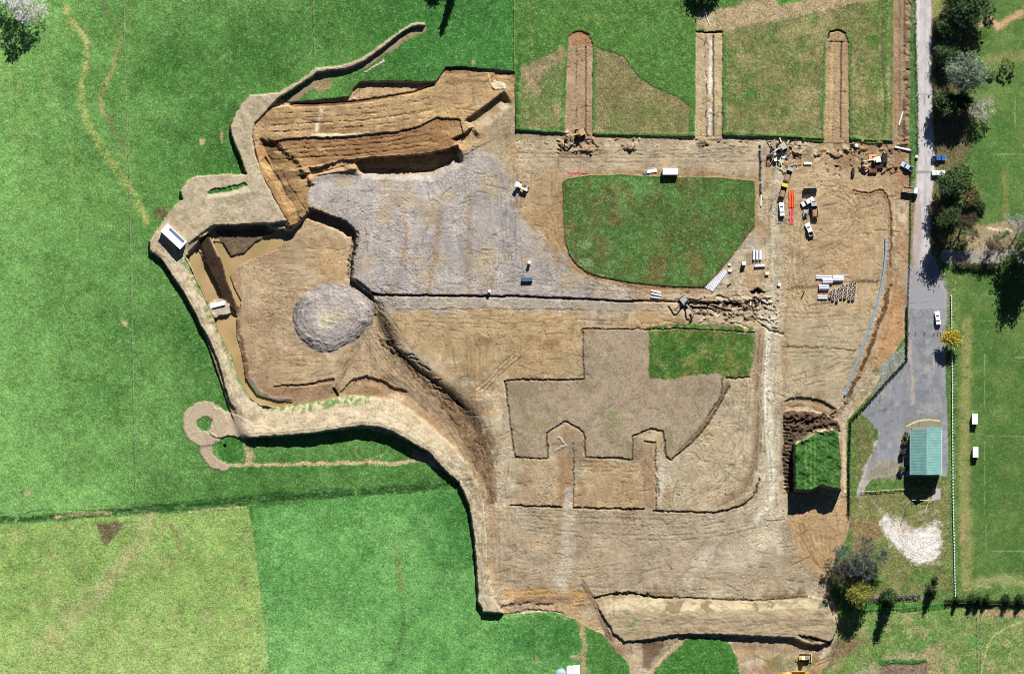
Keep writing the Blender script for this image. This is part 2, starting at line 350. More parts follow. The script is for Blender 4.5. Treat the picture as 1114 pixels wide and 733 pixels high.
m = ss(.55, .72, fbm(X, Y, 7, 50, sx=4)); cmix(FULL, m * m_ * .55, (120, 88, 56))
# slots with deep shade
def pit(pts, depth, ramp, wob=.35, col=None):
    """falls sharply on its north edge, climbs back gently southwards"""
    sl_, d = sdfp(pts, 4, wob)
    ty = np.array([p[1] for p in pts]); m_ = ss(-.4, .8, d)
    Z[sl_] -= depth * m_
    if col is not None: cmix(sl_, m_ * .9, col)
def escarp(pts, drop, ramp, smooth=1, wob=.35, side=1, nwarp=0): return cut(pts, drop, side, ramp, smooth, wob)
escarp([(504, 132), (520, 121), (549, 99)], 2.6, 20, 0); escarp([(490, 152), (502, 146), (516, 137)], 2.4, 18, 0)
escarp([(384, 176), (396, 171.5), (430, 169.5), (465, 167), (484, 163), (499, 157)], 7.0, 50)
escarp([(332, 184), (352, 180), (372, 174), (392, 172)], 1.6, 10, 1, .8); escarp([(322, 191), (340, 187), (360, 184), (378, 178)], 1.1, 8, 1, .8)
escarp([(330, 202), (342, 200), (350, 199)], .9, 6); escarp([(536, 76.5), (561, 79)], .6, 8, 0, .1)
area([(545, 90), (551, 92), (551, 97), (544, 99), (534, 95), (538, 88)], (232, 220, 196), wob=.8, op=.7, dh=.3)
line([(531, 80), (533, 90), (538, 96)], 2, col=(220, 178, 100), dh=.2, op=.8)

# grey gravel fill terrace and its scarps
GREY = [(333, 222), (335, 205), (345, 194), (360, 189), (392, 187), (430, 190), (465, 191), (500, 172), (520, 160), (545, 180), (562, 215), (566, 245), (600, 270), (625, 300), (690, 322), (690, 332),
        (600, 336), (480, 335), (420, 338), (412, 330), (406, 320), (388, 307), (383, 301), (385, 285), (388, 270), (389, 258), (386, 247), (376, 239), (362, 234), (348, 229)]
gz = .95 - 1.1 * (1 - ss(185, 230, Y)) * (1 - ss(480, 520, X)) + (n25 - .5) * .3
sl_, d = sdfp(GREY, 20, 1.2, 1); mg = ss(-7, 9, d + (n9[sl_] - .5) * 26); edge_w = ss(-1.5, 1.5, d); mg = np.where(X[sl_] < 470, edge_w, mg)
mg = np.where((X[sl_] > 385) & (Y[sl_] < 200), ss(-8, 6, d + (n9[sl_] - .5) * 14), mg)
cmix(sl_, mg, (174, 163, 159)); GID[sl_] = np.where(mg > .5, NAMES.index('gravel_ground'), GID[sl_])
gm = np.zeros_like(Z); gm[sl_] = mg
cmix(FULL, gm * ss(.5, .68, fbm(X, Y, 22, 51)) * .7, (180, 158, 124))
cmix(FULL, gm * ss(.5, .7, fbm(X, Y, 26, 52, sx=.6)) * .6, (156, 148, 146))
for p in ([(428, 216), (441, 226), (443, 260), (438, 285)], [(478, 230), (474, 275), (465, 320)], [(510, 215), (511, 330)], [(427, 312), (418, 335)]):
    smear(p, 7, (164, 132, 92), .7)
for p in ([(540, 235), (545, 330)], [(445, 232), (446, 330)], [(495, 240), (497, 320)]): smear(p, 5, (190, 180, 178), .6)
# terrace height, valley to its west and south
area([(336, 226), (348, 229), (362, 234), (376, 239), (386, 247), (389, 258), (388, 270), (385, 285), (383, 301), (388, 307), (406, 320), (413, 330), (480, 336), (560, 336), (600, 300), (560, 215), (520, 165), (470, 191), (392, 188), (350, 192), (334, 206)], None, h=gz, hedge=14, wob=.4)
VAL = [(318, 250), (334, 234), (342, 229), (350, 231), (362, 236), (376, 241), (385, 249), (387, 258), (386, 270), (383, 285), (382, 301), (388, 309), (404, 321), (411, 334), (418, 352), (433, 380), (452, 397), (478, 416), (503, 438), (520, 460), (533, 486),
       (538, 516), (540, 545), (528, 552), (520, 535), (508, 504), (486, 479), (460, 456), (430, 436), (400, 431), (350, 438), (306, 446), (280, 436), (262, 410), (250, 380), (236, 345), (205, 275), (225, 255), (235, 245), (292, 245), (300, 250)]
zv = -1.55 + 2.4 * ss(430, 545, Y) + (n25 - .5) * .35
vsl, vd, vm = area(VAL, (180, 152, 116), h=zv, g='earth_ground', grass=0, hedge=3.2, edge=2, wob=.5)
vmf = np.zeros_like(Z); vmf[vsl] = vm
cmix(FULL, vmf * ss(.48, .7, fbm(X, Y, 22, 54, sx=1.5)) * .6, (196, 170, 136))
cmix(FULL, vmf * ss(.5, .7, fbm(X, Y, 12, 55, sx=2.5)) * .5, (160, 124, 88))
area([(350, 265), (380, 262), (384, 300), (350, 305)], (190, 152, 104), wob=2, edge=8, op=.6)
escarp([(334, 225), (342, 227), (350, 230.5), (363, 235.5), (376, 240), (385, 247), (388, 256)], 2.9, 15, 1, .6)
escarp([(384, 301), (396, 309.5), (407, 319), (416, 321.5)], .95, 9, 1, .3)
m = ss(.45, .55, fbm(X, Y, 3, 56)); sl_, mm = line([(387, 255), (385, 270), (381, 285), (381, 300)], 7, soft=3); Z[sl_] -= mm * m[sl_] * .7; cmix(sl_, mm * .6, (120, 106, 104))
area([(318, 200), (334, 197), (336, 222), (346, 228), (332, 236), (322, 215)], (176, 138, 88), wob=1.2, edge=6, op=.7)
# diagonal dark bank
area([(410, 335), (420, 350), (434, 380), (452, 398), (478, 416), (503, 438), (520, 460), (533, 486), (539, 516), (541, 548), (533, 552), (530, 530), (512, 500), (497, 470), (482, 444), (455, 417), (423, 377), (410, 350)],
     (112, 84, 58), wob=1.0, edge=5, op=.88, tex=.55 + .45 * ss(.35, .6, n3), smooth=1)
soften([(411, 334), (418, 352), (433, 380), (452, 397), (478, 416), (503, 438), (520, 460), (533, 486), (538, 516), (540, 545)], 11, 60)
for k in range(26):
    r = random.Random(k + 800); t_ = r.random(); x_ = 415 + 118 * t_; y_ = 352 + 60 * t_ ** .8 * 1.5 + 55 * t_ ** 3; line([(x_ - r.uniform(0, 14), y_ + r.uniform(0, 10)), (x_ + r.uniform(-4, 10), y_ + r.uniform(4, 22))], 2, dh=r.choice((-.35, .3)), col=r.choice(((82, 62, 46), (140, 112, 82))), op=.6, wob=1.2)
for k in range(9):
    o_ = k * 2.4; stamp(TR, chaik([(412 - o_, 345 + o_), (433 - o_, 385 + o_), (480 - o_, 424 + o_), (512 - o_, 458 + o_), (532 - o_ * .7, 500), (535 - o_ * .7, 548)], 2, False), .6, .4, 70 + k)
line([(497, 436), (504, 443)], 2.5, dh=-1.2, wob=.4, col=(60, 46, 36)); line([(433, 382), (450, 400), (478, 419), (500, 440)], 3, dh=-.5, smooth=1, wob=1)
for p in ([(408, 330), (418, 350), (440, 372)], [(412, 328), (425, 350), (450, 380)], [(405, 330), (414, 360), (430, 400)], [(414, 322), (420, 306)]):
    rutpair(p, .8, 3, 1, 5)
# haul-road turning ruts in the valley
for p, c_ in (([(400, 340), (392, 375), (372, 405), (366, 425)], 8), ([(402, 345), (400, 380), (410, 405), (440, 420), (470, 450)], 9), ([(415, 350), (425, 385), (450, 420), (480, 450), (510, 500), (520, 540)], 8)):
    smear(p, c_, (156, 132, 104), .7); rutpair(p, .55, 5, 2, c_); rutpair(p, .45, 2.5, 2, c_ + 9)
line([(393, 350), (376, 390), (364, 423)], 6, dh=.5, wob=.8, soft=4)
line([(298, 420.5), (330, 419), (362, 413)], (1.5, 3.2), dh=-.5, col=(90, 68, 50), wob=.5)
cut([(366, 428), (378, 417), (387, 410.5), (402, 408.5), (415, 413), (430, 421), (447, 427)], .9, 1, 12, 1, .8)
area([(285, 420), (330, 421), (362, 416), (366, 428), (390, 412), (410, 412), (446, 428), (400, 430), (350, 436), (306, 440), (285, 432)], (140, 104, 74), wob=1, edge=4, op=.65)
area([(268, 412), (274, 412), (282, 424), (296, 431), (318, 433), (318, 436), (296, 437), (278, 430)], (122, 112, 112), wob=.8, edge=2, op=.85, dh=.35)
line([(363, 423), (367, 430)], 3, dh=-.8, col=(60, 50, 44))
for k in range(26):
    y_ = 262 + k * 6.2; r = random.Random(k); x0 = r.uniform(268, 290); x1 = r.uniform(315, 372)
    stamp(TR, [(x0, y_), (x0 + 30, y_ + r.uniform(-1, 1)), (x1, y_)], .4, .5, 100 + k)
# teardrop mound of grey gravel
TD = [(318, 353), (318, 340), (325, 325), (340, 312), (357, 309), (382, 312), (400, 322), (411, 332), (411, 341), (404, 350), (392, 366), (372, 380), (350, 385), (329, 375)]
sl_, d = sdfp(TD, 6, 1.3, 2); dd = np.clip(d, 0, 40)
dw = np.clip(dd + (n9[sl_] - .5) * 5, 0, 40); prof = .42 * ss(0, 2.6, dw) + .3 * ss(4.2, 6.4, dw) + .24 * ss(8.2, 10.6, dw) + .35 * ss(12, 26, dw) + .3 * (n3[sl_] - .5) * ss(0, 3, dd) + .3 * (n9[sl_] - .5) * ss(0, 5, dd)
Z[sl_] += prof * .95; mm = ss(-3, 2, d + (n9[sl_] - .5) * 5 - 6 * ss(392, 412, X[sl_])); cmix(sl_, mm, (172, 160, 156)); GID[sl_] = np.where(d > 0, NAMES.index('gravel_ground'), GID[sl_])
cmix(sl_, ss(-1, 1, d) * ss(8, 2, dd) * .5, (132, 122, 122)); cmix(sl_, ss(22, 30, dd) * .6, (206, 190, 156))
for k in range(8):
    q = [(362 + (p[0] - 362) * (1 - k * .05), 344 + (p[1] - 344) * (1 - k * .05)) for p in TD[9:] + TD[:3]]; stamp(TR, chaik(q, 2, False), 1.0 - k * .06, .22, 60 + k)  # rings along the south and west rim: step shade put into the colour

# bund round the west and south
OUT = [(462, 25), (447, 26.5), (440, 31), (419, 46), (400, 60), (384, 69), (361, 73), (343, 75), (327, 88), (303, 101), (284, 103), (272, 104), (262, 114), (256, 126), (251, 137), (252, 148), (257, 160), (264, 176), (268, 190),
       (242, 190), (214, 192), (202, 198), (196, 208), (199, 217), (190, 224), (180, 237), (172, 248), (163, 262), (163, 273), (176, 283), (185, 296), (199, 317), (213, 342), (219, 355), (229, 372), (238, 394), (245, 422), (252, 440), (262, 453), (262, 476),
       (301, 474.5), (337, 471.5), (367, 467), (392, 463), (412, 464), (430, 471), (445, 479.5), (466, 491), (484, 511.5), (499, 524), (510, 548), (516, 586), (519, 624), (520, 654), (526, 665)]
INN = [(548, 667), (536, 650), (531, 631), (530, 586), (527, 550), (523, 533), (508, 504), (486, 479), (460, 456), (430, 436), (400, 431), (380, 430), (350, 436), (330, 441), (306, 444), (284, 441), (271, 432), (258, 409), (250, 386), (236, 362), (232, 347),
       (225, 330), (202, 280), (205, 266), (222, 252), (233, 245), (291, 244), (312, 240), (299, 217), (289, 199), (278, 170), (274, 150), (278, 134), (293, 118), (303, 107), (328, 92), (345, 80), (362, 77), (384, 74), (400, 65), (419, 51), (442, 33), (449, 30), (462, 28)]
bz = 2.2 + 1.9 * ss(262, 345, X) * (1 - ss(440, 500, X)) * ss(400, 440, Y) + .5 * ss(255, 280, X) * (Y < 300) + .4 * ss(470, 520, X)
bz = bz + Z0 if False else bz + 1.2 * ss(230, 500, X) * (Y > 300) + 2.0 * ss(240, 330, X) * (1 - ss(60, 190, Y))
sl_, d = sdfp(OUT + INN, 8, .4)
do, _, _, _ = segd(X[sl_], Y[sl_], OUT)
fall = np.where(Y[sl_] > 250, np.where((X[sl_] > 240) | (Y[sl_] > 300), .15, .09), .0); fall = fall * (1 - ss(455, 520, X[sl_]))
fall = .14 * (1 - ss(455, 520, X[sl_])) * ss(255, 300, Y[sl_])
h_ = bz[sl_] - fall * np.clip(do - 5, 0, 30) + (n9[sl_] - .5) * .5
mh = ss(-.9, .9, d); Z[sl_] = Z[sl_] * (1 - mh) + h_ * mh
mm = ss(-1, 1, d); cmix(sl_, mm, (196, 180, 148)); GR[sl_] = GR[sl_] * (1 - mm) + .35 * mm; GID[sl_] = np.where(d > 0, NAMES.index('earth_bund'), GID[sl_])
bmf = np.zeros_like(Z); bmf[sl_] = mm
cmix(FULL, bmf * ss(.48, .7, fbm(X, Y, 10, 58)) * .55, (178, 158, 124)); cmix(FULL, bmf * ss(.5, .72, fbm(X, Y, 14, 59)) * .6 * (Y < 300), (182, 166, 146))
cmix(FULL, bmf * ss(.55, .75, fbm(X, Y, 6, 60)) * .5, (208, 192, 154))
cmix(FULL, bmf * ss(.54, .64, fbm(X, Y, 8, 161, 5, .7)) * .45, (150, 130, 98)); cmix(FULL, bmf * ss(.6, .68, fbm(X, Y, 4, 162, 4, .7)) * .4, (118, 132, 76)); cmix(FULL, bmf * (1 - ss(.0, .03, np.abs(fbm(X, Y, 9, 163) - .5))) * .3, (120, 100, 76))
# grass flecks on the water side
soften([(262, 448), (262, 478)], 12, 40)
for o_ in (4, 7, 9, 12, 15, 18):
    q = [(x_ + (o_ * .95 if y_ < 455 and x_ < 262 else o_ * .55 if x_ > 466 else 0), y_ - (0 if x_ < 262 else o_ * .9 if x_ < 466 else o_ * .6)) for x_, y_ in OUT[28:] if (y_ > 270)]
    stamp(TR, chaik(q, 1, False), .55, .42, 1900 + o_); stamp(TL, chaik([(a_ + 1.5, b2 - 1.5) for a_, b2 in q], 1, False), .5, .45, 1950 + o_)
gi = [(300, 440), (272, 421), (262, 400), (250, 378), (240, 360), (232, 345), (210, 298), (198, 280)]
sl_, mm = line([(228, 338), (240, 360), (252, 384), (262, 410), (276, 430), (295, 441), (330, 444), (365, 438), (400, 433)], 11, soft=7); m = ss(.44, .54, fbm(X, Y, 3.2, 61))[sl_]; cmix(sl_, mm * m * .95, (98, 136, 60))
sl_, mm = line([(194, 272), (210, 300), (224, 330)], 8, soft=5); cmix(sl_, mm * ss(.44, .54, fbm(X, Y, 3.2, 61))[sl_] * .9, (108, 140, 66))
# bund details: grass slot in the north lobe, spoil rings at the SW corner
area([(224, 209), (232, 205), (250, 203), (268, 199), (270, 203), (258, 207), (240, 209), (228, 212)], (54, 118, 42), grass=1, wob=.8, dh=-.5, g='grass_ground', edge=1.5)
line([(227, 214), (245, 212), (270, 207)], 4, col=(220, 206, 166), wob=.6, soft=2)
area([(166, 228), (180, 225), (182, 238), (172, 240), (168, 236)], (112, 100, 72), wob=1.2, edge=4, op=.8)
def ring(cx, cy, r0, r1, col, op=1.0):
    sl_ = win([(cx - r1, cy - r1), (cx + r1, cy + r1)], 5); rr = np.hypot(X[sl_] + wa[sl_] * .8 - cx, Y[sl_] + wb[sl_] * .8 - cy)
    m_ = ss(r0 - 1, r0 + 1, rr) * (1 - ss(r1 - 1.5, r1 + 1.5, rr)); cmix(sl_, m_ * op, col); Z[sl_] += m_ * .3; GR[sl_] = GR[sl_] * (1 - m_) + .4 * m_
    GID[sl_] = np.where(m_ > .5, NAMES.index('earth_bund'), GID[sl_])
area([(232, 443), (262, 452), (276, 462), (300, 466), (300, 473), (262, 476), (250, 474), (236, 476), (228, 470)], (198, 178, 148), grass=.35, dh=.4, g='earth_bund', wob=.8)
ring(223, 461, 8.5, 24, (188, 170, 140))
sl_, mm = line([(230, 476), (222, 490), (230, 502), (244, 508)], 11, dh=.3, col=(186, 164, 138), soft=2.5, grass=.4, g='earth_bund', smooth=1, wob=.8)
smear([(262, 482), (272, 492), (272, 500)], 9, (190, 172, 136), .85, 1, .3)
smear([(250, 505), (300, 505), (360, 504), (400, 503), (430, 505), (455, 500)], 4.2, (200, 184, 144), .95, 1, .22)
area([(236, 486), (240, 476), (250, 472), (262, 476), (266, 488), (262, 500), (250, 503), (240, 498)], (56, 122, 44), grass=1, g='grass_ground', wob=.6, smooth=1)
area([(243, 484), (245, 483), (246, 486), (244, 487)], (20, 20, 18), dh=-1.2, wob=.2)
area([(450, 487), (466, 493), (480, 510), (472, 508), (455, 500), (448, 496)], (182, 164, 130), wob=1, edge=2.5, op=.8)
line([(384, 485), (388, 497), (400, 500), (418, 494)], 1.6, col=(150, 160, 90), op=.7, smooth=2)
# outlying slope strip beside the narrow north arm
smear([(460, 31), (445, 38), (420, 55), (400, 68), (380, 77), (350, 82), (330, 100), (318, 110)], 8, (170, 140, 112), .9, 1, .22, grass=.2)
area([(340, 84), (355, 82), (361, 90), (358, 97), (348, 101), (341, 96)], (160, 142, 104), wob=1, edge=3, op=.9)
smear([(417, 66), (408, 72), (398, 77)], 2.2, (225, 215, 205), .9, 0, .2)

# ponds in the west cut (water sheets are laid over these beds)
WL = -1.95
def bed(pts, sm=0): area(pts, (150, 124, 82), h=WL - .5, g='pond_bed', grass=0, edge=1.2, hedge=1.6, wob=.25, smooth=sm)
POND1 = [(203, 279), (214, 270), (224, 288), (241, 322), (239, 327), (228, 331)]
POND2 = [(233, 347), (250, 341), (257, 344), (257, 366), (263, 388), (267, 412), (279, 430), (301, 436.5), (318, 438), (306, 443), (284, 440), (271, 431), (258.5, 408), (251, 385), (237, 360)]
POND3 = [(232, 263), (242, 264), (251, 279), (265, 276), (278, 263), (294, 257), (308, 249), (313, 256), (304, 270), (275, 281), (257, 290), (250, 300), (254, 312), (262, 328), (261, 334), (257, 331), (246, 305), (243, 290)]
area([(216, 258), (226, 254), (236, 275), (248, 300), (262, 332), (256, 341), (243, 330), (224, 288)], (64, 48, 36), dh=1.2, wob=.7, edge=2, hedge=5)  # dark wet bank; shade of its west-facing slope is in the colour too
area([(233, 250), (290, 250), (300, 252), (280, 262), (266, 275), (252, 278), (240, 262)], (112, 94, 74), dh=.4, wob=1, edge=4)
bed(POND1); bed(POND2); bed(POND3)
escarp([(231, 244), (245, 245), (265, 244), (280, 243), (294, 242)], 1.2, 11)
area([(226, 331), (232, 326), (243, 325), (250, 330), (250, 341), (236, 344), (231, 340)], (188, 172, 150), h=-.6, wob=.7, g='earth_ground')
area([(256, 262), (262, 285), (262, 335), (266, 380), (262, 372), (258, 345), (250, 300)], (140, 108, 74), wob=1, edge=3, op=.5)
line([(258, 345), (263, 375), (270, 412)], 4, dh=.3, col=(124, 92, 64), wob=1, soft=2, brk=.3)
for k in range(4): stamp(TR, [(205 + k * 3, 268 - k), (214 + k, 262), (222 + k * 3, 256)], .8, .2, k)
# drifts off the NW corner hut
smear([(170, 275), (176, 285), (182, 297)], 4, (70, 60, 40), .6, 0)

# long trench along the middle and strip south of it
line([(406, 319), (414.6, 321.5), (464, 321.5), (526, 322.5), (564, 322.5), (627, 325.5), (678, 328), (703, 327.5), (741, 328.5), (802, 330)], 2.4, dh=-.85, col=(70, 56, 48), wob=.35)
area([(420, 324), (560, 325), (690, 330), (690, 338), (560, 335), (420, 337)], (172, 158, 142), wob=1.5, edge=3, op=.7)
line([(430, 337), (560, 336), (700, 339), (830, 338)], 1.2, dh=-.15, brk=.45, wob=.8, col=(140, 110, 80))
area([(702, 320), (822, 318), (846, 330), (842, 350), (760, 346), (700, 340)], (190, 166, 138), wob=2.5, edge=5, op=.8)
for k in range(60):
    r = random.Random(200 + k); x0 = r.uniform(735, 845); y0 = r.uniform(322, 356) if x0 > 800 else r.uniform(322, 340)
    line([(x0, y0), (x0 + r.uniform(-9, 12), y0 + r.uniform(-3, 6)), (x0 + r.uniform(-4, 22), y0 + r.uniform(-5, 12))], r.uniform(1, 2.4), dh=r.choice((-.6, .35, -.3)), col=r.choice(((110, 84, 62), (208, 188, 160), (86, 70, 58))), op=.6, wob=.8)
line([(745, 330), (802, 331)], 4, dh=-.7, col=(76, 62, 56), wob=1.2, brk=.35); line([(754, 336), (796, 338)], 2.4, dh=-.5, col=(84, 64, 52), wob=1, brk=.4)
line([(727, 334), (733, 343), (737, 342), (742, 334)], 1.6, dh=-.7, col=(60, 50, 44)); line([(751, 343), (752, 350), (749, 354)], 2, dh=-.7, col=(60, 46, 38))
area([(815, 316), (824, 314), (832, 318), (825, 321), (818, 320)], (50, 40, 34), dh=-1.3, wob=.8)
for p in ([(818, 328), (826, 326), (831, 332), (826, 338), (817, 338)],): line(p + p[:1], 1.6, dh=-.4, col=(110, 86, 66), smooth=1, wob=.6)

# retained grass 1 with its worn margin
R1 = [(612, 199), (616, 195), (638, 191), (671, 190), (741, 193), (782, 193), (820, 197), (821.5, 208), (821, 246), (809.6, 261), (789, 287), (766, 313), (740, 312), (711, 310.5), (676, 306), (655, 302), (640, 297), (628, 289), (619, 276), (614.5, 259), (612.6, 228)]
o_ = chaik(R1 + R1[:1], 0, False); smear(o_, 9, (170, 128, 84), .75, 0, .2)
sl_, d, m = area(R1, (80, 110, 50), dh=.4, g='grass_ground', grass=1, wob=.3)
q = np.zeros_like(Z); q[sl_] = m
cmix(FULL, q * ss(.46, .68, fbm(X, Y, 20, 71)) * .8, (108, 108, 60)); cmix(FULL, q * ss(.48, .66, fbm(X, Y, 15, 72)) * .7, (76, 126, 58))
cmix(FULL, q * ss(.5, .66, n9) * ss(720, 620, X) * ss(190, 300, Y) * .8, (112, 152, 98)); cmix(FULL, q * ss(40, 10, np.hypot(X - 690, (Y - 200) * 1.5)) * .5 * (n9 > .4), (98, 150, 84))
sl2, m3 = line(R1[:9], 3, soft=2); cmix(sl2, m3 * q[sl2] * .8, (44, 100, 36))
area([(789, 287), (812, 258), (822, 250), (824, 262), (800, 292), (784, 306)], (186, 170, 148), wob=1, edge=3, op=.8)

# retained ground 2 (stubble with a grass corner), its kerb-like steps and notches
R2 = [(634, 357.6), (746, 357.8), (822, 361), (823, 380), (816, 410), (794, 411), (786, 430), (771, 450), (756, 478), (731, 500), (724, 500), (721, 471), (708, 467), (696, 468), (688, 474), (687, 500), (637.7, 498), (635, 472), (614.6, 459), (596, 471), (595.7, 499), (560, 498), (549, 413.6), (634, 413)]
sl_, d, m = area(R2, (166, 150, 124), dh=.0, g='earth_ground', grass=.55, wob=.25)
q = np.zeros_like(Z); q[sl_] = m
cmix(FULL, q * ss(.46, .72, fbm(X, Y, 24, 74)) * .55, (134, 124, 96)); cmix(FULL, q * ss(.52, .7, fbm(X, Y, 16, 75)) * ss(410, 450, Y) * .45, (118, 126, 74)); cmix(FULL, q * ss(.5, .72, fbm(X, Y, 18, 76)) * .5, (174, 156, 132))
cmix(FULL, q * ss(.5, .62, fbm(X, Y, 9, 201, 5, .7)) * .4, (142, 122, 96)); cmix(FULL, q * ss(.52, .64, fbm(X, Y, 13, 202, 5, .7)) * .4, (182, 164, 134)); cmix(FULL, q * ss(.6, .68, fbm(X, Y, 3, 203, 3, .7)) * .3, (112, 98, 78))
for k in range(40):
    r = random.Random(k + 2700); x_, y_ = r.uniform(555, 780), r.uniform(360, 495); stamp(TR if k % 2 else TL, [(x_, y_), (x_ + r.uniform(-5, 25), y_ + r.uniform(-8, 8))], .55, .3, k)
area([(662, 446), (672, 446), (672, 454), (662, 454)], (110, 134, 66), wob=1.5, edge=5, op=.7)
area([(705, 359), (746, 359), (822, 363), (822, 384), (815, 410), (790, 411), (782, 406), (740, 410), (724, 413), (706, 411)], (76, 118, 44), g='grass_ground', grass=1, wob=.9, edge=2)
q2 = ((X > 706) & (X < 822) & (Y > 358) & (Y < 412)).astype(np.float32) * (GID == NAMES.index('grass_ground'))
cmix(FULL, q2 * ss(.45, .65, fbm(X, Y, 10, 77)) * .7, (122, 132, 62)); cmix(FULL, q2 * ss(.5, .66, fbm(X, Y, 12, 78)) * .7, (46, 100, 32))
line([(706, 356), (760, 355), (818, 359)], 5, col=(78, 126, 44), wob=1.2, soft=2.5, brk=.35, grass=1)
K = (64, 50, 40)
for p, w_, dp in (([(635, 413), (634.5, 385), (634, 358), (746, 358), (822, 362)], 1.6, .65), ([(634, 413), (549, 413.8)], 2.0, .8), ([(549, 414), (560, 498)], 1.6, .8), ([(560, 498), (595, 499)], 1.8, .6),
                  ([(596, 499), (594.6, 471), (614.6, 458.8), (635, 470), (637, 497), (687, 500)], 2.0, .75), ([(688, 499), (688, 474), (708, 467), (721, 470), (725, 498), (731, 500), (754, 481), (771, 461), (784, 438), (794, 421)], 2.0, .75), ([(786, 412), (784, 432), (770, 452)], 2.2, .4), ([(790, 411), (815, 411)], 1.6, .6)):
    line(p, w_ * .9, dh=-dp * .8, col=(92, 74, 58), op=.8, wob=.7, brk=.16, seed=int(p[0][0]))  # shade along the edge steps, drawn as narrow grooves coloured dark
smear([(792, 418), (780, 442), (762, 468), (740, 490)], 6, (120, 104, 82), .8, 1, .2); rutpair([(792, 416), (780, 442), (762, 468), (738, 492)], .8, 3, 1, 4, .2)
for p, w_, dp in (([(555, 549.5), (590, 551), (611, 551.5)], 2.2, .8), ([(624, 552), (701, 554)], 2.2, .8), ([(711, 555.8), (741, 557), (777, 558), (797, 553.5), (810, 548), (820, 538), (826, 522)], 2.2, .8),
                  ([(623.6, 482), (623.6, 552)], 1.3, .6), ([(713, 482), (713.4, 520), (714, 556)], 1.5, .6), ([(715, 520), (716.5, 540)], 1.5, .5), ([(701, 500), (700.7, 553)], 1.1, .25), ([(838, 350), (833, 400), (834, 440), (829, 500), (822, 535)], 2.2, .35)):
    line(p, w_ * .9, dh=-dp * .85, col=(84, 66, 52), op=.8, wob=.7, brk=.2 if dp > .4 else .45, seed=int(p[0][0]))
area([(612, 470), (622, 470), (622, 548), (608, 548), (606, 490)], (160, 116, 76), wob=1.2, edge=4, op=.65); area([(694, 480), (712, 480), (712, 552), (702, 552)], (148, 118, 88), wob=1, edge=3, op=.6)
area([(716, 490), (724, 500), (722, 540), (716, 548)], (204, 192, 176), wob=1.5, edge=4, op=.7); area([(614, 530), (623, 528), (622, 553), (612, 553)], (196, 186, 170), wob=1, edge=3, op=.7)
line([(608, 475), (616, 484), (606, 490)], 2.5, dh=.3, col=(214, 202, 186), wob=1); line([(701, 480), (712, 482)], 2, dh=-.5, col=K, wob=.8)
area([(614, 462), (632, 472), (634, 495), (600, 496), (598, 474)], (160, 138, 114), wob=1, edge=4, op=.6)
# dished scars on bare ground
for p in ((526, 372), (581, 368), (600, 372), (640, 360)):
    smear([(p[0] - 5, p[1]), (p[0] + 5, p[1])], 9, (146, 104, 66), .6, 0, .2)

# haul road: pale strip x~840
smear([(840, 330), (838, 380), (836, 430), (838, 480), (842, 530), (838, 580), (800, 610)], 30, (200, 184, 156), .8, 2, .12)
smear([(845, 160), (846, 220), (847, 300), (843, 340)], 18, (188, 170, 142), .6, 2, .15)
smear([(620, 560), (617, 600), (610, 640)], 16, (204, 192, 170), .6, 1, .3); smear([(770, 600), (745, 640)], 16, (200, 188, 166), .6, 1, .3)
area([(836, 152), (985, 156), (985, 190), (930, 186), (880, 178), (836, 176)], (150, 112, 78), wob=2.5, edge=10, op=.75, tex=ss(.42, .58, fbm(X, Y, 8, 181, 4, .7)))
area([(972, 165), (989, 165), (989, 330), (970, 345), (974, 250)], (178, 128, 82), wob=2, edge=7, op=.6, tex=ss(.38, .55, fbm(X, Y, 12, 182, 4, .7)))
area([(610, 146), (652, 146), (660, 166), (640, 176), (604, 172)], (150, 120, 92), wob=2.5, edge=6, op=.6)
for k in range(30):
    r = random.Random(k + 2300); x_, y_ = (r.uniform(560, 985), r.uniform(153, 166)) if k < 16 else ((r.uniform(838, 985), r.uniform(160, 186)) if k < 24 else (r.uniform(750, 850), r.uniform(316, 346))); rr_ = r.uniform(2, 5.5)
    hs = [(x_ + rr_ * r.uniform(.7, 1.4) * math.cos(t), y_ + rr_ * r.uniform(.4, .8) * math.sin(t)) for t in np.linspace(0, 5.5, 8)]
    area(hs, r.choice(((120, 92, 66), (150, 112, 76), (184, 160, 126), (100, 80, 62))), dh=r.choice((.7, .5, .9, -.4)), wob=1.6, edge=3, hedge=3.5, op=.7, smooth=1)
for k in range(280):
    r = random.Random(k + 1300); bx = r.choice(((836, 872, 152, 182), (900, 985, 160, 190), (604, 650, 142, 168), (735, 850, 318, 350), (560, 990, 150, 158)))
    x_, y_ = r.uniform(bx[0], bx[1]), r.uniform(bx[2], bx[3]); a_ = r.uniform(0, 3.1); l_ = r.uniform(1, 5)
    line([(x_, y_), (x_ + l_ * math.cos(a_), y_ + l_ * math.sin(a_) * .7)], r.uniform(.8, 2.2), dh=r.choice((-.5, .4, .5, -.3)), col=r.choice(((96, 72, 54), (206, 190, 164), (150, 108, 74), (120, 96, 76))), op=.7, wob=.9)
smear([(851, 160), (843, 230), (842, 300), (838, 345), (835, 400), (836, 460), (838, 520), (842, 560), (848, 600)], 8, (196, 182, 156), .9, 1, .2)
line([(836, 350), (833, 400), (832, 450), (836, 500), (840, 540)], 2.2, dh=-.05, col=(218, 208, 188), wob=.8, soft=1.2)
line([(826, 160), (827, 215)], 2.2, dh=-.6, col=(76, 62, 54), wob=.4, brk=.25); line([(829, 160), (829, 215)], 3, dh=.2, col=(166, 158, 150), wob=.6)
smear([(827, 362), (823, 400), (825, 450), (823, 495), (812, 530), (790, 544)], 9, (148, 118, 88), .75, 2, .2); rutpair([(829, 362), (825, 400), (827, 450), (825, 500), (812, 535)], .9, 4, 2, 71, .25)
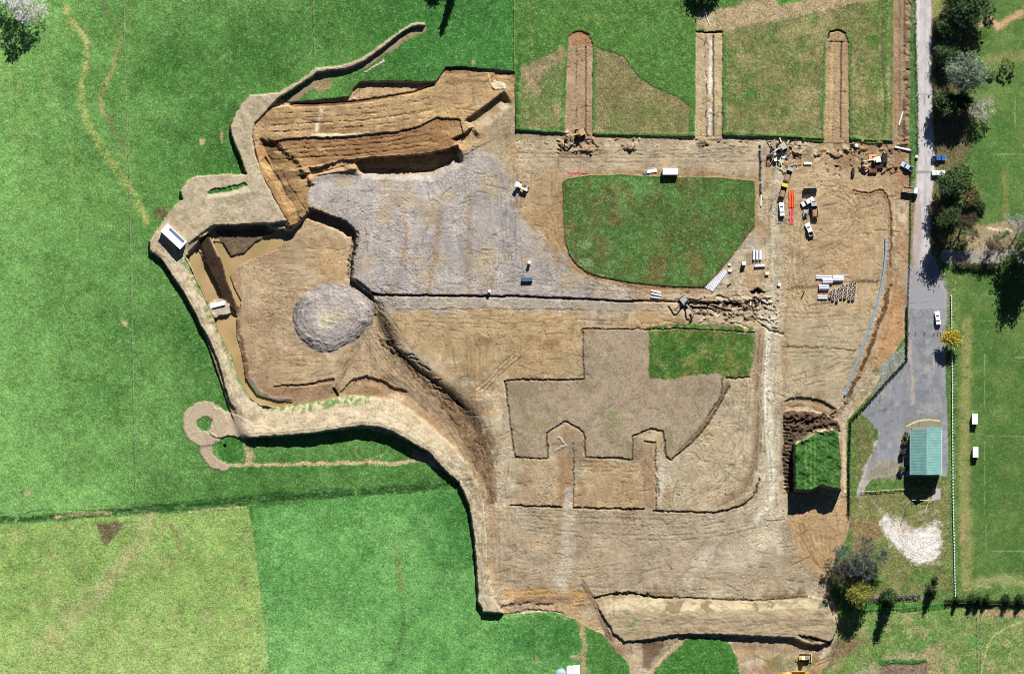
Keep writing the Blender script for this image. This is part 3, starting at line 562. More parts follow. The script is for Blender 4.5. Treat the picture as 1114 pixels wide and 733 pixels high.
smear([(855, 330), (854, 380), (853, 430), (851, 480), (850, 530)], 5, (150, 124, 94), .5, 1, .3)
line([(838, 345), (836, 380), (835, 430), (838, 480), (843, 520), (838, 548), (822, 566)], 5, col=(222, 212, 192), op=.75, wob=1.2, soft=4, smooth=2)
# eastern edge bank with clods
CL = [(928, 208), (942, 211), (958, 206), (966, 215), (969, 235), (969, 262), (968, 290), (967, 310), (962, 335), (953, 360), (944, 385), (933, 410), (920, 436), (914, 448)]
line(CL, 5, dh=.25, col=(168, 132, 92), wob=.8, soft=3, smooth=1)
line(CL[7:], 4.5, dh=-.4, col=(104, 78, 56), wob=1.2, brk=.42, smooth=1, soft=2); line(CL[:7], 1.6, dh=-.5, col=(110, 84, 62), wob=.8, smooth=1)
line([(964, 262), (963, 290), (958, 320), (950, 345), (938, 380), (924, 412), (915, 440)], 5, dh=-.12, col=(178, 162, 138), wob=.4, soft=2, smooth=1)
line([(855, 378), (890, 378), (930, 381)], 2, dh=-.2, col=(132, 104, 76), wob=1, brk=.3)
line([(862, 314), (890, 312), (905, 308)], 4, dh=-.08, col=(142, 110, 80), wob=.8, soft=3); line([(925, 308), (955, 306)], 3, dh=-.1, col=(120, 92, 68), wob=.8, soft=2)
# SE grassed soil block with ploughed back and its hollow
cut([(850, 438), (860, 433), (872, 430.5), (884, 433), (897, 437), (912, 445)], .8, 1, 9, 1, .6)
area([(851, 440), (870, 432), (897, 435), (914, 446), (912, 455), (900, 452), (880, 441), (862, 444)], (124, 96, 70), wob=.7, edge=2.5, op=.75)
area([(853, 447), (884, 447), (912, 458), (914, 468), (905, 468), (886, 468), (877, 474), (864, 482), (864, 537), (858, 534), (853, 516), (851, 493), (853, 470)], (102, 80, 64), h=1.9 * ONE + (n3 - .5) * 1.6, wob=.7, edge=2, hedge=3)
BL = [(863.5, 481), (877, 474), (886, 469), (905, 465), (911, 470), (914, 500), (914, 532), (904, 531), (894.5, 527.5), (882, 533), (864, 534)]
area(BL, (60, 112, 46), h=8.0 * ONE + (n9 - .5) * 2.0, g='grass_ground', grass=1, wob=.35, edge=1.6, hedge=2.6)
for x_ in (876, 881, 886): line([(x_, 474), (x_, 530)], 2, col=(98, 158, 66), op=.6, wob=.2)
line([(872, 478), (872, 532)], 4, col=(48, 106, 38), op=.6, wob=.2)
smear([(863, 483), (878, 476), (888, 470), (905, 466)], 2, (200, 180, 146), .9, 0, .15)
line([(917, 462), (918, 500), (919, 535)], 4, dh=.2, col=(206, 182, 146), wob=.4, soft=2)
for k in range(26):
    r = random.Random(k + 400); y_ = r.uniform(450, 474); x_ = r.uniform(856, 905)
    if y_ > 487 - (x_ - 856) * .5: continue
    line([(x_, y_), (x_ + r.uniform(3, 8), y_ - r.uniform(-4, 5))], 1.8, dh=-.7, col=(66, 50, 42), wob=.9)
for k in range(20): line([(853, 455 + k * 4), (862, 456 + k * 4)], 1.3, dh=-.4, col=(64, 50, 42), wob=.6)
for k in range(9):
    stamp(TR, chaik([(862 + k * 6, 566 + k * 2), (868 + k * 5, 590), (886 + k * 2, 612 + k), (902, 628 + k)], 2, False), .6, .35, 300 + k)
# southern bund 2
B2 = [(645, 650), (666, 645), (690, 645), (711, 649), (751, 650), (792, 652), (827, 652), (878, 649), (900, 652), (905, 668), (910, 682), (906, 695), (892, 702), (875, 699), (862, 693), (827, 691.5), (785, 690), (741, 689), (713, 693), (696, 696), (680, 697), (668, 688), (655, 668)]
area(B2, (180, 160, 126), h=2.9 * ONE + (n9 - .5) * .4, g='earth_bund', grass=.3, wob=.5, hedge=1.4)
sl_, d = sdfp(B2, 6, .4); do, _, _, _ = segd(X[sl_], Y[sl_], B2[:8]); Z[sl_] -= np.where(d > 0, 1.3 * (1 - ss(0, 20, do)), 0); 
Z[sl_] -= ss(-1, 1, d) * 1.1 * (1 - ss(690, 790, X[sl_]))
area([(655, 652), (690, 648), (878, 652), (900, 655), (900, 663), (850, 663), (760, 664), (700, 664), (660, 668)], (212, 196, 154), wob=1.0, edge=2, op=.85, tex=.65 + .35 * ss(.35, .6, n9))
for p in ([(728, 655), (742, 654), (742, 666), (722, 666)], [(763, 655), (772, 655), (774, 664), (762, 664)], [(817, 654), (822, 654), (824, 662), (818, 662)], [(834, 653), (846, 656), (842, 661), (836, 660)]):
    area(p, (132, 112, 84), wob=2, edge=2, op=.8)
area([(684, 678), (690, 671), (694, 674), (688, 682), (681, 683)], (110, 150, 66), wob=1.5, edge=3, op=.8); area([(892, 656), (898, 653), (900, 658), (890, 662)], (60, 100, 50), wob=1, edge=3, op=.8)
line([(645, 650), (666, 645.5), (690, 645.5), (711, 649)], 2, dh=-.5, col=(84, 68, 56), wob=1); line([(711, 649.5), (751, 650), (792, 652), (827, 652.4), (878, 649)], 2.0, dh=-.4, col=(96, 78, 62), wob=.5)
for y_, c_ in ((665, -.14), (672, .1), (679, -.12), (686, .1)): line([(660, y_ + 3), (720, y_), (800, y_ + 1), (900, y_ + 1)], 3, dh=c_, wob=1.8, brk=.4, soft=2, seed=int(y_))
B2m = np.zeros_like(Z); B2m[sl_] = ss(-1, 1, d); cmix(FULL, B2m * ss(.5, .62, fbm(X, Y, 7, 171, 5, .7, sx=2)) * .5, (146, 124, 94)); cmix(FULL, B2m * ss(.58, .66, fbm(X, Y, 4, 172, 4, .7)) * .35, (124, 132, 84))
for k in range(9): stamp(TR, [(680, 668 + k * 2.5), (760, 667 + k * 2.4), (900, 668 + k * 2.4)], .45, .5, 500 + k)
for k in range(4): line([(868 + k * 6, 690 + k * 1.2), (876 + k * 6, 694 + k), (884 + k * 6, 698)], 2, dh=-.7, wob=.6, col=(90, 78, 60))
cut([(526, 666), (549, 668), (565, 662), (602, 664), (620, 668)], .4, 1, 6, 1, 1.2); line([(545, 661), (560, 657), (575, 656), (600, 657)], 2.2, dh=-.4, brk=.35, wob=1.2, col=(100, 80, 60))
area([(560, 650), (620, 648), (622, 656), (560, 657)], (142, 116, 90), wob=1.2, edge=4, op=.7)
smear([(634, 636), (644, 650), (655, 675), (663, 695), (675, 712)], 7, (136, 110, 88), .85, 1, .2); rutpair([(632, 632), (644, 650), (655, 675), (663, 697)], .8, 3.5, 1, 8, .2)
area([(698, 697), (724, 694), (716, 712), (704, 728), (699, 725)], (112, 88, 68), dh=-.3, wob=.8, edge=4, op=.8)
smear([(741, 697), (722, 715), (706, 732)], 5, (200, 176, 140), .8, 0, .2)
area([(730, 722), (738, 704), (750, 695), (770, 692), (790, 697), (800, 712), (806, 735), (810, 770), (710, 770)], (60, 124, 44), g='grass_ground', grass=1, wob=1, edge=2)
area([(640, 684), (652, 690), (668, 705), (684, 724), (690, 770), (640, 770), (636, 700)], (66, 128, 50), g='grass_ground', grass=1, wob=1.2, edge=3, tex=.4 + .6 * ss(.35, .5, n9))
smear([(632, 676), (636, 700), (634, 716), (638, 735)], 6, (176, 158, 120), .85, 1, .25); smear([(622, 714), (634, 714)], 5, (170, 156, 120), .8, 0, .2); smear([(583, 712), (584, 722)], 3, (160, 156, 100), .7, 0, .2)
area([(830, 716), (890, 712), (880, 728), (835, 728)], (104, 118, 64), wob=2.5, edge=6, op=.6, grass=.6)
smear([(800, 700), (860, 706), (890, 705)], 9, (150, 122, 100), .7, 0, .3)
rutpair([(912, 640), (914, 665), (912, 697), (902, 716), (888, 722)], .9, 3.4, 2, 12, .1); smear([(912, 600), (916, 640), (915, 690), (905, 715), (900, 745)], 9, (140, 116, 96), .8, 1, .2)
# ------------------------------------------------------------------ east side: road, yard, sports field
ZE = 1.2
area([(992, -40), (1150, -40), (1150, 770), (895, 770), (904, 718), (912, 697), (912, 668), (903, 645), (904, 620), (910, 605), (923, 581), (925, 563), (921, 535), (921, 491), (922, 456), (935, 442), (950, 425), (963, 400), (980, 372), (985.5, 366), (988, 309), (990, 250), (989, 160)],
     (86, 126, 58), h=ZE, g='pasture', grass=1, edge=1.2)
east = (X > 1030)
area([(1036, -40), (1150, -40), (1150, 270), (1060, 262), (1068, 200), (1055, 180), (1062, 110), (1080, 40)], (88, 130, 60), g='sports_field', edge=8, wob=2)
area([(1041, 290), (1150, 290), (1150, 640), (1060, 636), (1041, 640)], (80, 122, 54), g='sports_field', edge=2, wob=.5)
m = ss(.45, .7, fbm(X, Y, 26, 81)) * east; cmix(FULL, m * .4, (118, 148, 76)); m = ss(.5, .7, fbm(X, Y, 22, 82)) * east; cmix(FULL, m * .45, (62, 112, 44))
smear([(1052, 350), (1050, 440), (1048, 520), (1052, 590), (1050, 640)], 13, (150, 156, 92), .8, 1, .3)
smear([(1048, 560), (1046, 590)], 6, (178, 150, 120), .6, 0, .3)
smear([(1060, 636), (1085, 630), (1125, 632)], 14, (160, 172, 110), .7, 0, .3)
smear([(1085, 30), (1100, 20), (1140, 0)], 8, (204, 168, 130), .85, 1, .2); smear([(1066, 28), (1075, 20), (1086, 28)], 6, (206, 178, 140), .85, 0, .2)
smear([(1075, 65), (1125, 60)], 14, (150, 150, 96), .6, 0, .3); smear([(1056, 112), (1052, 140), (1046, 160), (1040, 178)], 7, (152, 134, 110), .85, 1, .25)
smear([(1060, 120), (1075, 108)], 10, (150, 158, 128), .6, 0, .3); smear([(1094, 190), (1094, 240)], 8, (150, 150, 86), .5)
area([(1056, 246), (1114, 240), (1150, 240), (1150, 276), (1052, 274), (1048, 262)], (168, 152, 124), wob=2, edge=5, op=.8); smear([(1075, 248), (1100, 251)], 3, (220, 206, 176), .9, 0, .2)
smear([(1084, 262), (1096, 252)], 4, (60, 110, 56), .9, 0, .1)
# mown stripes, tyre wipes and pitch markings
def mark(p, c=(170, 196, 150), w_=1.0, op=.42, brk=.4): line(p, w_, col=c, op=op, wob=0, soft=.8, brk=brk)
for p in ([(1071, 385), (1071, 440)], [(1071, 480), (1071, 560)], [(1072.5, 572), (1072.5, 599), (1114, 599)], [(1105, 389), (1150, 389)], [(1072, 474), (1150, 475)], [(1041, 493), (1060, 493)], [(1104, 100), (1104, 150)], [(1077, 156), (1095, 156)], [(1080, 168), (1125, 168)], [(1070, 349), (1125, 349)]): mark(p)
for k in range(14): line([(1074, 300 + k * 24), (1150, 301 + k * 24)], 1.5, col=(70, 128, 46), op=.3, wob=.3)
for k in range(8): line([(1074 + k * 9, 300), (1074 + k * 9, 600)], 1.2, col=(66, 122, 44), op=.25, wob=.3)
# lane in from the north
vs = [(1012, -40), (1016, 60), (1018, 120), (1040, 160), (1040, 230), (1050, 262), (1044, 290), (1035, 320), (1030, 350), (1026, 350), (1026, 300), (1014, 250), (1015, 150)]
area([(1012, -40), (1050, -40), (1060, 30), (1050, 100), (1055, 160), (1045, 180), (1050, 260), (1020, 280), (1012, 250)], (112, 104, 74), wob=1.5, edge=5, op=.8)
area([(1013, -40), (1030, -40), (1027, 10), (1014, 22)], (140, 154, 84), wob=1, edge=4, op=.8)
smear([(1014, 20), (1016, 60), (1015, 110)], 5, (168, 144, 120), .8, 0, .2)
area([(992, -40), (996, -40), (998, 100), (999, 170), (990, 170), (990, 60)], (70, 122, 56), wob=.6, edge=2)
RO = [(995.5, -40), (1012, -40), (1012.5, 40), (1014, 120), (1015, 170), (1016, 185), (1013, 215), (1011, 250), (1012, 275), (1028, 318), (1028, 345), (990, 345), (991, 322), (994, 300), (993, 260), (996, 215), (999, 175), (998, 100), (996, 40)]
area([(p[0] + (-1.5 if p[0] < 1005 else 1.5), p[1]) for p in RO], (176, 156, 136), g='road', grass=0, wob=.6, edge=1.5)
area(RO, (204, 200, 200), g='road', grass=0, wob=.25, edge=1, dh=.05)
area([(986, 300), (992, 285), (1002, 292), (1015, 278), (1024, 300), (1030, 320), (1030, 348), (986, 348)], (158, 158, 162), g='car_park', wob=1.5, edge=10)
area([(996, -40), (1000, -40), (1001, 60), (997, 60)], (226, 216, 208), wob=.3, edge=2, op=.7)
line([(1006, -20), (1007, 170), (1005, 250)], 2.5, col=(180, 178, 178), op=.5, soft=2)
area([(1000, 102), (1014, 102), (1014, 104), (1000, 104)], (150, 146, 140), op=.6); line([(1005, 105), (1005, 114)], 1, col=(120, 118, 112), op=.8)
area([(997, 186), (1020, 186), (1020, 188), (997, 189)], (120, 122, 128), op=.7)
area([(990, 240), (996, 205), (1001, 220), (1004, 260), (1000, 290), (992, 290)], (166, 120, 100), op=.45, wob=1, edge=4)
smear([(991, 200), (990, 240), (992, 270)], 3.5, (120, 132, 70), .8, 0, .2)
area([(1026, 272), (1060, 272), (1150, 270), (1150, 287), (1030, 287), (1022, 282)], (170, 160, 154), g='road', grass=0, wob=.6, edge=2, tex=.7 + .3 * ss(.3, .6, n9))
# yard
YA = [(990, 335), (988, 360), (986.5, 392), (946, 436), (936, 450), (946, 458), (955, 468), (955, 480), (952, 491), (943, 507), (936, 522), (931, 540), (937, 545), (941, 530), (948, 521), (980, 518), (1030, 518), (1031.5, 500), (1030, 446), (1028.5, 413), (1028.5, 335)]
area(YA, (140, 144, 150), g='car_park', grass=0, wob=.3, edge=1.2, dh=.05)
q = np.zeros_like(Z); sl_, d = sdfp(YA, 4); q[sl_] = ss(-1, 1, d)
cmix(FULL, q * ss(.45, .7, fbm(X, Y, 20, 84)) * .55, (170, 170, 174)); cmix(FULL, q * ss(.5, .7, fbm(X, Y, 14, 85)) * .5, (112, 118, 128)); cmix(FULL, q * ss(500, 530, Y) * .6, (188, 182, 172))
smear([(990, 370), (992, 420), (993, 440)], 4, (190, 172, 152), .7, 0, .3); smear([(953, 480), (942, 505), (934, 535)], 4, (196, 190, 184), .7, 0, .2)
area([(955, 500), (985, 500), (985, 521), (942, 521)], (140, 136, 104), op=.75, wob=1.5, edge=6, grass=.6)
area([(986, 455), (998, 455), (1003, 452), (1020, 453), (1024, 458), (1023, 466), (1004, 465), (988, 470), (984, 466)], (136, 134, 92), op=.75, wob=.5, edge=2)
line([(986, 464), (995, 459), (1008, 456), (1022, 458)], 1.6, col=(214, 208, 184), smooth=1, op=.9, dh=.08)
area([(930, 455), (936, 452), (952, 466), (951, 490), (940, 506), (930, 534)], (112, 118, 70), wob=1, edge=3, op=.8)
for k in range(60):
    r = random.Random(k + 1700); x_, y_ = r.uniform(950, 1026), r.uniform(300, 510); stamp(TR if k % 2 else TL, [(x_, y_), (x_ + r.uniform(-6, 6), y_ + r.uniform(8, 40))], r.uniform(.3, .7), .3, k)
for k in range(16): r = random.Random(k + 1760); stamp(TR if k % 3 else TL, [(r.uniform(999, 1013), -20 + k * 18), (r.uniform(999, 1013), 0 + k * 18)], .5, .3, k)
cmix(FULL, q * ss(.58, .66, fbm(X, Y, 7, 186, 5, .7)) * .4, (184, 172, 152)); cmix(FULL, q * ss(.6, .68, fbm(X, Y, 5, 187, 5, .7)) * .35, (96, 100, 108))
rdm = (GID == 4).astype(np.float32); cmix(FULL, rdm * ss(.5, .66, fbm(X, Y, 9, 188, 5, .65, sx=.5)) * .35, (164, 154, 142)); cmix(FULL, rdm * ss(.58, .68, fbm(X, Y, 6, 189, 5, .7)) * .3, (214, 208, 200))
# strip west of yard, hedge foot
line([(986, 335), (985.8, 392), (945, 437), (924, 458), (923, 560)], 2.4, col=(54, 72, 46), wob=.5, op=.8, soft=1.5)
area([(960, 394), (980, 380), (985, 372), (985, 393), (946, 434), (956, 415)], (140, 148, 144), wob=.8, edge=3, op=.85)
# south-east lawn, gravel heart
area([(926, 540), (1032, 522), (1034, 640), (935, 656), (926, 600)], (128, 130, 80), wob=1, edge=4, op=.75)
m = ss(.48, .68, fbm(X, Y, 14, 87)); area([(926, 580), (1034, 600), (1034, 655), (935, 656)], (92, 128, 58), wob=1, edge=6, tex=m)
area([(926, 566), (958, 566), (952, 600), (930, 600)], (150, 118, 88), wob=2, edge=8, op=.6)
area([(958, 562), (968, 560), (972, 575), (990, 579), (1008, 572), (1021, 567), (1025, 586), (1022, 603), (1006, 614), (990, 610), (980, 597), (965, 584)], (228, 221, 216), g='gravel_ground', grass=0, wob=2.6, edge=8, tex=.45 + .55 * ss(.3, .5, fbm(X, Y, 5, 195, 4, .7)))
smear([(975, 575), (992, 590), (1012, 585), (1005, 600)], 24, (228, 221, 216), .8, 1, .15)
smear([(1000, 560), (1018, 558)], 9, (190, 190, 176), .8, 0, .5); smear([(1010, 612), (1022, 612)], 6, (172, 158, 130), .7, 0, .3); smear([(950, 545), (962, 560)], 6, (176, 168, 140), .6, 0, .3)
area([(1014, 531), (1023, 531), (1023, 543), (1014, 543)], (186, 176, 178), wob=.3, g='car_park', grass=0)
for k in range(12): stamp(TR, [(1003 + k % 4 * 5, 550 + k), (1008 + k % 4 * 5, 556 + k)], .9, .2, 600 + k)
line([(1006, 558), (1009, 548), (1011, 540)], 1, col=(190, 180, 160)); line([(979, 572), (988, 548)], 1, col=(60, 60, 50), op=.8)
smear([(944, 648), (980, 652), (1012, 649)], 6, (150, 146, 120), .7, 0, .45)
area([(936, 656), (1030, 656), (1033, 661), (1000, 664), (940, 664)], (58, 126, 44), wob=.6, edge=2, dh=.2)
area([(912, 668), (1040, 662), (1150, 664), (1150, 770), (895, 770), (904, 718), (914, 697)], (118, 148, 78), wob=1, edge=3, g='pasture', grass=1)
m = (Y > 664) * (X > 905); cmix(FULL, m * ss(.46, .66, fbm(X, Y, 16, 88)) * .75, (88, 138, 58)); cmix(FULL, m * ss(.52, .7, fbm(X, Y, 13, 89)) * .7, (160, 156, 110)); cmix(FULL, m * ss(.5, .7, fbm(X, Y, 6, 90)) * .45, (104, 154, 70))
area([(904, 700), (930, 690), (942, 700), (920, 712), (902, 728)], (134, 112, 84), wob=2, edge=6, op=.8); area([(1004, 705), (1026, 700), (1024, 745), (1008, 745)], (166, 150, 116), wob=2, edge=8, op=.7); area([(960, 712), (1008, 708), (1005, 722), (960, 725)], (176, 160, 130), wob=2, edge=6, op=.6)
area([(928, 728), (954, 724), (950, 745), (920, 745)], (170, 162, 140), wob=2, edge=5, op=.7)
smear([(1066, 740), (1072, 705), (1085, 685), (1114, 676)], 3, (176, 186, 128), .75, 2, .2); smear([(1068, 665), (1114, 668)], 7, (176, 146, 116), .8, 0, .25); line([(1066, 668), (1066, 745)], 1.2, col=(60, 110, 44), op=.7)
smear([(1055, 690), (1062, 700)], 12, (70, 140, 60), .7, 0, .3)
area([(955, 718), (1008, 716), (1008, 722), (955, 724)], (58, 128, 42), wob=.8, edge=2); area([(958, 723), (1008, 720), (1008, 745), (954, 745)], (140, 122, 110), wob=.8, edge=2, dh=-.3, op=.9)
for k in range(16): r = random.Random(k + 900); x_ = r.uniform(960, 1004); y_ = r.uniform(724, 738); stamp(TR, [(x_, y_), (x_ + 3, y_ + r.uniform(-2, 2))], 1, .0, k)

# ------------------------------------------------------------------ tyre marks, ruts and cracks over the works
rs = random.Random(77)
site = ((GR < .3) & ((GID == 1) | (GID == 2))).astype(np.float32)
E_ = [([(560, 170), (700, 172), (830, 170)], 9, 5), ([(560, 300), (600, 312), (700, 318), (800, 318)], 8, 3), ([(606, 190), (604, 240), (610, 275), (640, 305), (700, 320)], 10, 5), ([(845, 175), (846, 250), (846, 330), (838, 400), (836, 480), (842, 560)], 12, 7),
      ([(560, 345), (600, 342), (700, 346), (820, 350)], 8, 3), ([(545, 560), (600, 566), (720, 572), (800, 566), (836, 540), (850, 500)], 16, 9), ([(530, 640), (620, 630), (760, 634), (890, 636)], 20, 9),
      ([(815, 420), (808, 480), (790, 530), (760, 545)], 16, 7), ([(880, 280), (920, 260), (935, 220), (900, 200), (870, 230), (866, 300), (880, 340)], 16, 7), ([(858, 350), (900, 350), (940, 350)], 30, 10), ([(440, 345), (520, 350), (630, 345)], 20, 7),
      ([(525, 370), (525, 440), (545, 520), (548, 640)], 10, 6), ([(630, 505), (700, 508)], 16, 5), ([(860, 420), (890, 415), (920, 400)], 16, 6), ([(560, 190), (556, 240), (558, 300)], 16, 7), ([(975, 0), (978, 150)], 6, 3), ([(975, 170), (978, 250), (975, 320), (955, 400), (925, 450)], 7, 5)]
for base, spread, n_ in E_:
    for k in range(n_):
        ox, oy = rs.gauss(0, spread * .5), rs.gauss(0, spread * .5)
        pts = [(x_ + ox + rs.gauss(0, 2), y_ + oy + rs.gauss(0, 2)) for x_, y_ in base]
        rutpair(pts, rs.uniform(.25, .7), rs.uniform(4, 5.5), 2, rs.randrange(9999), rs.uniform(.3, .55), rs.choice((TR, TR, TL)))
for k in range(2200):            # short scuffs following the work
    x0, y0 = rs.uniform(270, 985), rs.uniform(80, 720)
    i_, j_ = int((x0 - X0) / R), int((y0 - Y0) / R)
    if site[j_, i_] < .5: continue
    an = rs.choice((0, 0, 0, math.pi / 2, .5, -.5)) + rs.gauss(0, .25); L_ = rs.uniform(5, 30)
    stamp(rs.choice((TR, TR, TL)), chaik([(x0, y0), (x0 + math.cos(an) * L_ * .5 + rs.gauss(0, 1.5), y0 + math.sin(an) * L_ * .5 + rs.gauss(0, 1.5)), (x0 + math.cos(an) * L_, y0 + math.sin(an) * L_)], 1, False), rs.uniform(.3, .9), rs.uniform(.2, .5), k)
for k in range(130):             # curling pale wheel marks south of the haul road and by the trench head
    cx, cy = rs.choice(((800, 500), (780, 470), (810, 560), (760, 600), (720, 610), (835, 330), (860, 540), (535, 420), (545, 590)))
    cx += rs.gauss(0, 18); cy += rs.gauss(0, 14); r_ = rs.uniform(4, 16); a0 = rs.uniform(0, 6.3); sp = rs.uniform(1, 3)
    stamp(TL if k % 3 else TR, [(cx + r_ * math.cos(a0 + t * sp), cy + r_ * .8 * math.sin(a0 + t * sp)) for t in np.linspace(0, 1, 12)], rs.uniform(.4, .8), .2, 3000 + k)
for k in range(5):
    o_ = k * 2.6; stamp(TL if k % 2 else TR, chaik([(515 + o_, 425 + o_ * .3), (530 + o_, 412), (545 + o_, 396), (556 + o_, 388)], 1, False), .9, .05, 3500 + k)
for k in range(5):
    stamp(TR, [(838 + k * 3, 348 - k), (852 + k * 3 - 6, 340 - k * 3)], .0, .0)
    stamp(TL, [(828 + k * 3.5, 344 - k * .8), (840 + k * 3.5, 352 - k)], .9, .05, 3600 + k)
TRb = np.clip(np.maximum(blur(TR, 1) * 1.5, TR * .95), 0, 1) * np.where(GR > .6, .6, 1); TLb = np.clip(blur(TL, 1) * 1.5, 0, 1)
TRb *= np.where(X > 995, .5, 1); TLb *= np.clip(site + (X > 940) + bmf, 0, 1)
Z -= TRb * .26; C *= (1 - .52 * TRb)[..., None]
C *= (1 + TLb * .30)[..., None]
# streaky compaction texture, two headings
h1 = fbm(X, Y, 1.6, 91, 2, .6, sx=9); h2 = fbm(X, Y, 1.6, 92, 2, .6, sx=9, ang=math.pi / 2); h3 = fbm(X, Y, 1.6, 93, 2, .6, sx=7, ang=1.0)
s1 = ss(.4, .6, fbm(X, Y, 45, 94)); s2 = ss(.45, .65, fbm(X, Y, 40, 95))
st = h1 * (1 - s1) + s1 * (h2 * (1 - s2) + h3 * s2)
grey = np.zeros_like(Z); grey[:] = gm
mn = site
gv = .35 + 1.1 * ss(.36, .64, fbm(X, Y, 26, 191, 3))
C *= (1 + (st - .5) * .34 * mn * (1.5 - gv * .7))[..., None]; Z += (st - .5) * .07 * mn
# clods and cracks on bare soil
cr = np.abs(fbm(X, Y, 5.5, 96, 4, .6) - .5); pm = ss(.42, .62, fbm(X, Y, 28, 97)); crk = (1 - ss(.0, .022, cr)) * pm * mn
cr2 = np.abs(fbm(X, Y, 2.8, 98, 3, .6) - .5); crk2 = (1 - ss(.0, .03, cr2)) * ss(.5, .66, fbm(X, Y, 20, 99)) * mn
Z -= crk * .28 + crk2 * .16; C *= (1 - .22 * crk - .12 * crk2)[..., None]
gmn = grey * mn
peb = fbm(X, Y, .95, 101, 1); peb = .5 + (peb - .5) * gv; Z += (peb - .5) * (.03 + .09 * gmn + .07 * mn + .06 * bmf) ; C *= (1 + (peb - .5) * .36 * np.clip(mn + bmf + .9 * (np.abs(GR - .55) < .2), 0, 1))[..., None]
C *= (1 + ((n9 - .5) * .42 + (fbm(X, Y, 18, 120) - .5) * .45) * mn)[..., None]; C *= (1 + (n3 - .5) * .30 * mn)[..., None]
# grass: tufts
gsel = ss(.4, .9, GR) * (GID != 4)
mow = np.where(GID == 6, .55, 1.0)
t1 = fbm(X, Y, 1.5, 103, 2, .7); t2 = fbm(X, Y, 4.5, 104, 3, .6); t3 = fbm(X, Y, 12, 105, 3)
sp = ss(.60, .78, t1) * ss(.4, .6, t2)
C *= (1 + ((t1 - .5) * .75 + (t2 - .5) * .55 + (t3 - .5) * .45) * gsel * mow)[..., None]
C += (G3((150, 190, 140))[None, None] - C) * (sp * .30 * gsel * mow)[..., None]
Z += ((t1 - .5) * .14 + (n1 - .5) * .10) * gsel * mow
Z += (n3 - .5) * .05 * gsel * mow
lum = (C * np.array([.25, .6, .15], np.float32)).sum(-1, keepdims=True)
C[:] = lum + (C - lum) * (.88 - .04 * mn)[..., None]
C *= (1 + np.array([-.01, .015, -.03], np.float32) * mn[..., None])
C *= (1 + np.array([.02, -.07, -.13], np.float32) * gsel[..., None])
C[:] = np.clip(C, .004, .85)
# settle the outer rim
def zat(px, py):
    u = min(max((px - X0) / R, 0), NX - 2); v = min(max((py - Y0) / R, 0), NY - 2); i_, j_ = int(u), int(v)
    return float(Z[j_:j_ + 2, i_:i_ + 2].mean())

# ------------------------------------------------------------------ ground meshes
def nodes(name):
    m_ = bpy.data.materials.new(name); m_.use_nodes = True; t = m_.node_tree; b = t.nodes['Principled BSDF']; b.inputs['Specular IOR Level'].default_value = .2
    return m_, t, b
gmat, t, b = nodes('ground cover')
at = t.nodes.new('ShaderNodeAttribute'); at.attribute_name = 'Col'
tc = t.nodes.new('ShaderNodeTexCoord'); no = t.nodes.new('ShaderNodeTexNoise'); no.inputs['Scale'].default_value = 1.9; no.inputs['Detail'].default_value = 3; no.inputs['Roughness'].default_value = .75
mr = t.nodes.new('ShaderNodeMapRange'); mr.inputs[1].default_value = .34; mr.inputs[2].default_value = .66; mr.inputs[3].default_value = -.46; mr.inputs[4].default_value = .46
ma = t.nodes.new('ShaderNodeMath'); ma.operation = 'MULTIPLY_ADD'; ma.inputs[2].default_value = 1.0; t.links.new(mr.outputs[0], ma.inputs[0]); t.links.new(at.outputs['Alpha'], ma.inputs[1])
mx = t.nodes.new('ShaderNodeVectorMath'); mx.operation = 'SCALE'
bp = t.nodes.new('ShaderNodeBump'); bp.inputs['Strength'].default_value = .5; bp.inputs['Distance'].default_value = .12
t.links.new(tc.outputs['Object'], no.inputs['Vector']); t.links.new(no.outputs[0], mr.inputs[0]); t.links.new(at.outputs['Color'], mx.inputs[0]); t.links.new(ma.outputs[0], mx.inputs[3])
t.links.new(mx.outputs[0], b.inputs['Base Color']); t.links.new(no.outputs[0], bp.inputs['Height']); t.links.new(bp.outputs[0], b.inputs['Normal'])
b.inputs['Roughness'].default_value = .95; b.inputs['Specular IOR Level'].default_value = .05
WXg = ((X - MX) * S).ravel(); WYg = ((MY - Y) * S).ravel(); Zr = Z.ravel(); AL = .34 + .66 * ss(.3, .9, GR) - .3 * np.isin(GID, (4, 5)) - .28 * (GID == 6) + .15 * (GID == 2); Cr = np.concatenate([C.reshape(-1, 3), np.clip(AL, .1, 1).reshape(-1, 1)], 1)
def npmesh(name, co, faces, mat, col=None, nv=4, smooth=False, parent=None):
    me = bpy.data.meshes.new(name); me.vertices.add(len(co)); me.vertices.foreach_set('co', np.ascontiguousarray(co, np.float32).ravel())
    me.loops.add(faces.size); me.loops.foreach_set('vertex_index', faces.astype(np.int32).ravel())
    me.polygons.add(len(faces)); me.polygons.foreach_set('loop_start', np.arange(0, faces.size, nv, dtype=np.int32))
    me.update(calc_edges=True)
    if smooth: me.polygons.foreach_set('use_smooth', np.ones(len(faces), bool))
    if col is not None:
        at_ = me.attributes.new('Col', 'FLOAT_COLOR', 'POINT'); at_.data.foreach_set('color', (col if col.shape[1] == 4 else np.concatenate([col, np.ones((len(col), 1))], 1)).astype(np.float32).ravel())
    me.materials.append(mat); o = bpy.data.objects.new(name, me); COL.objects.link(o)
    if parent is not None: o.parent = parent
    return o
idx = np.arange(NX * NY).reshape(NY, NX)
F = np.stack([idx[1:, :-1], idx[1:, 1:], idx[:-1, 1:], idx[:-1, :-1]], -1).reshape(-1, 4)
fg = GID[:-1, :-1].ravel()
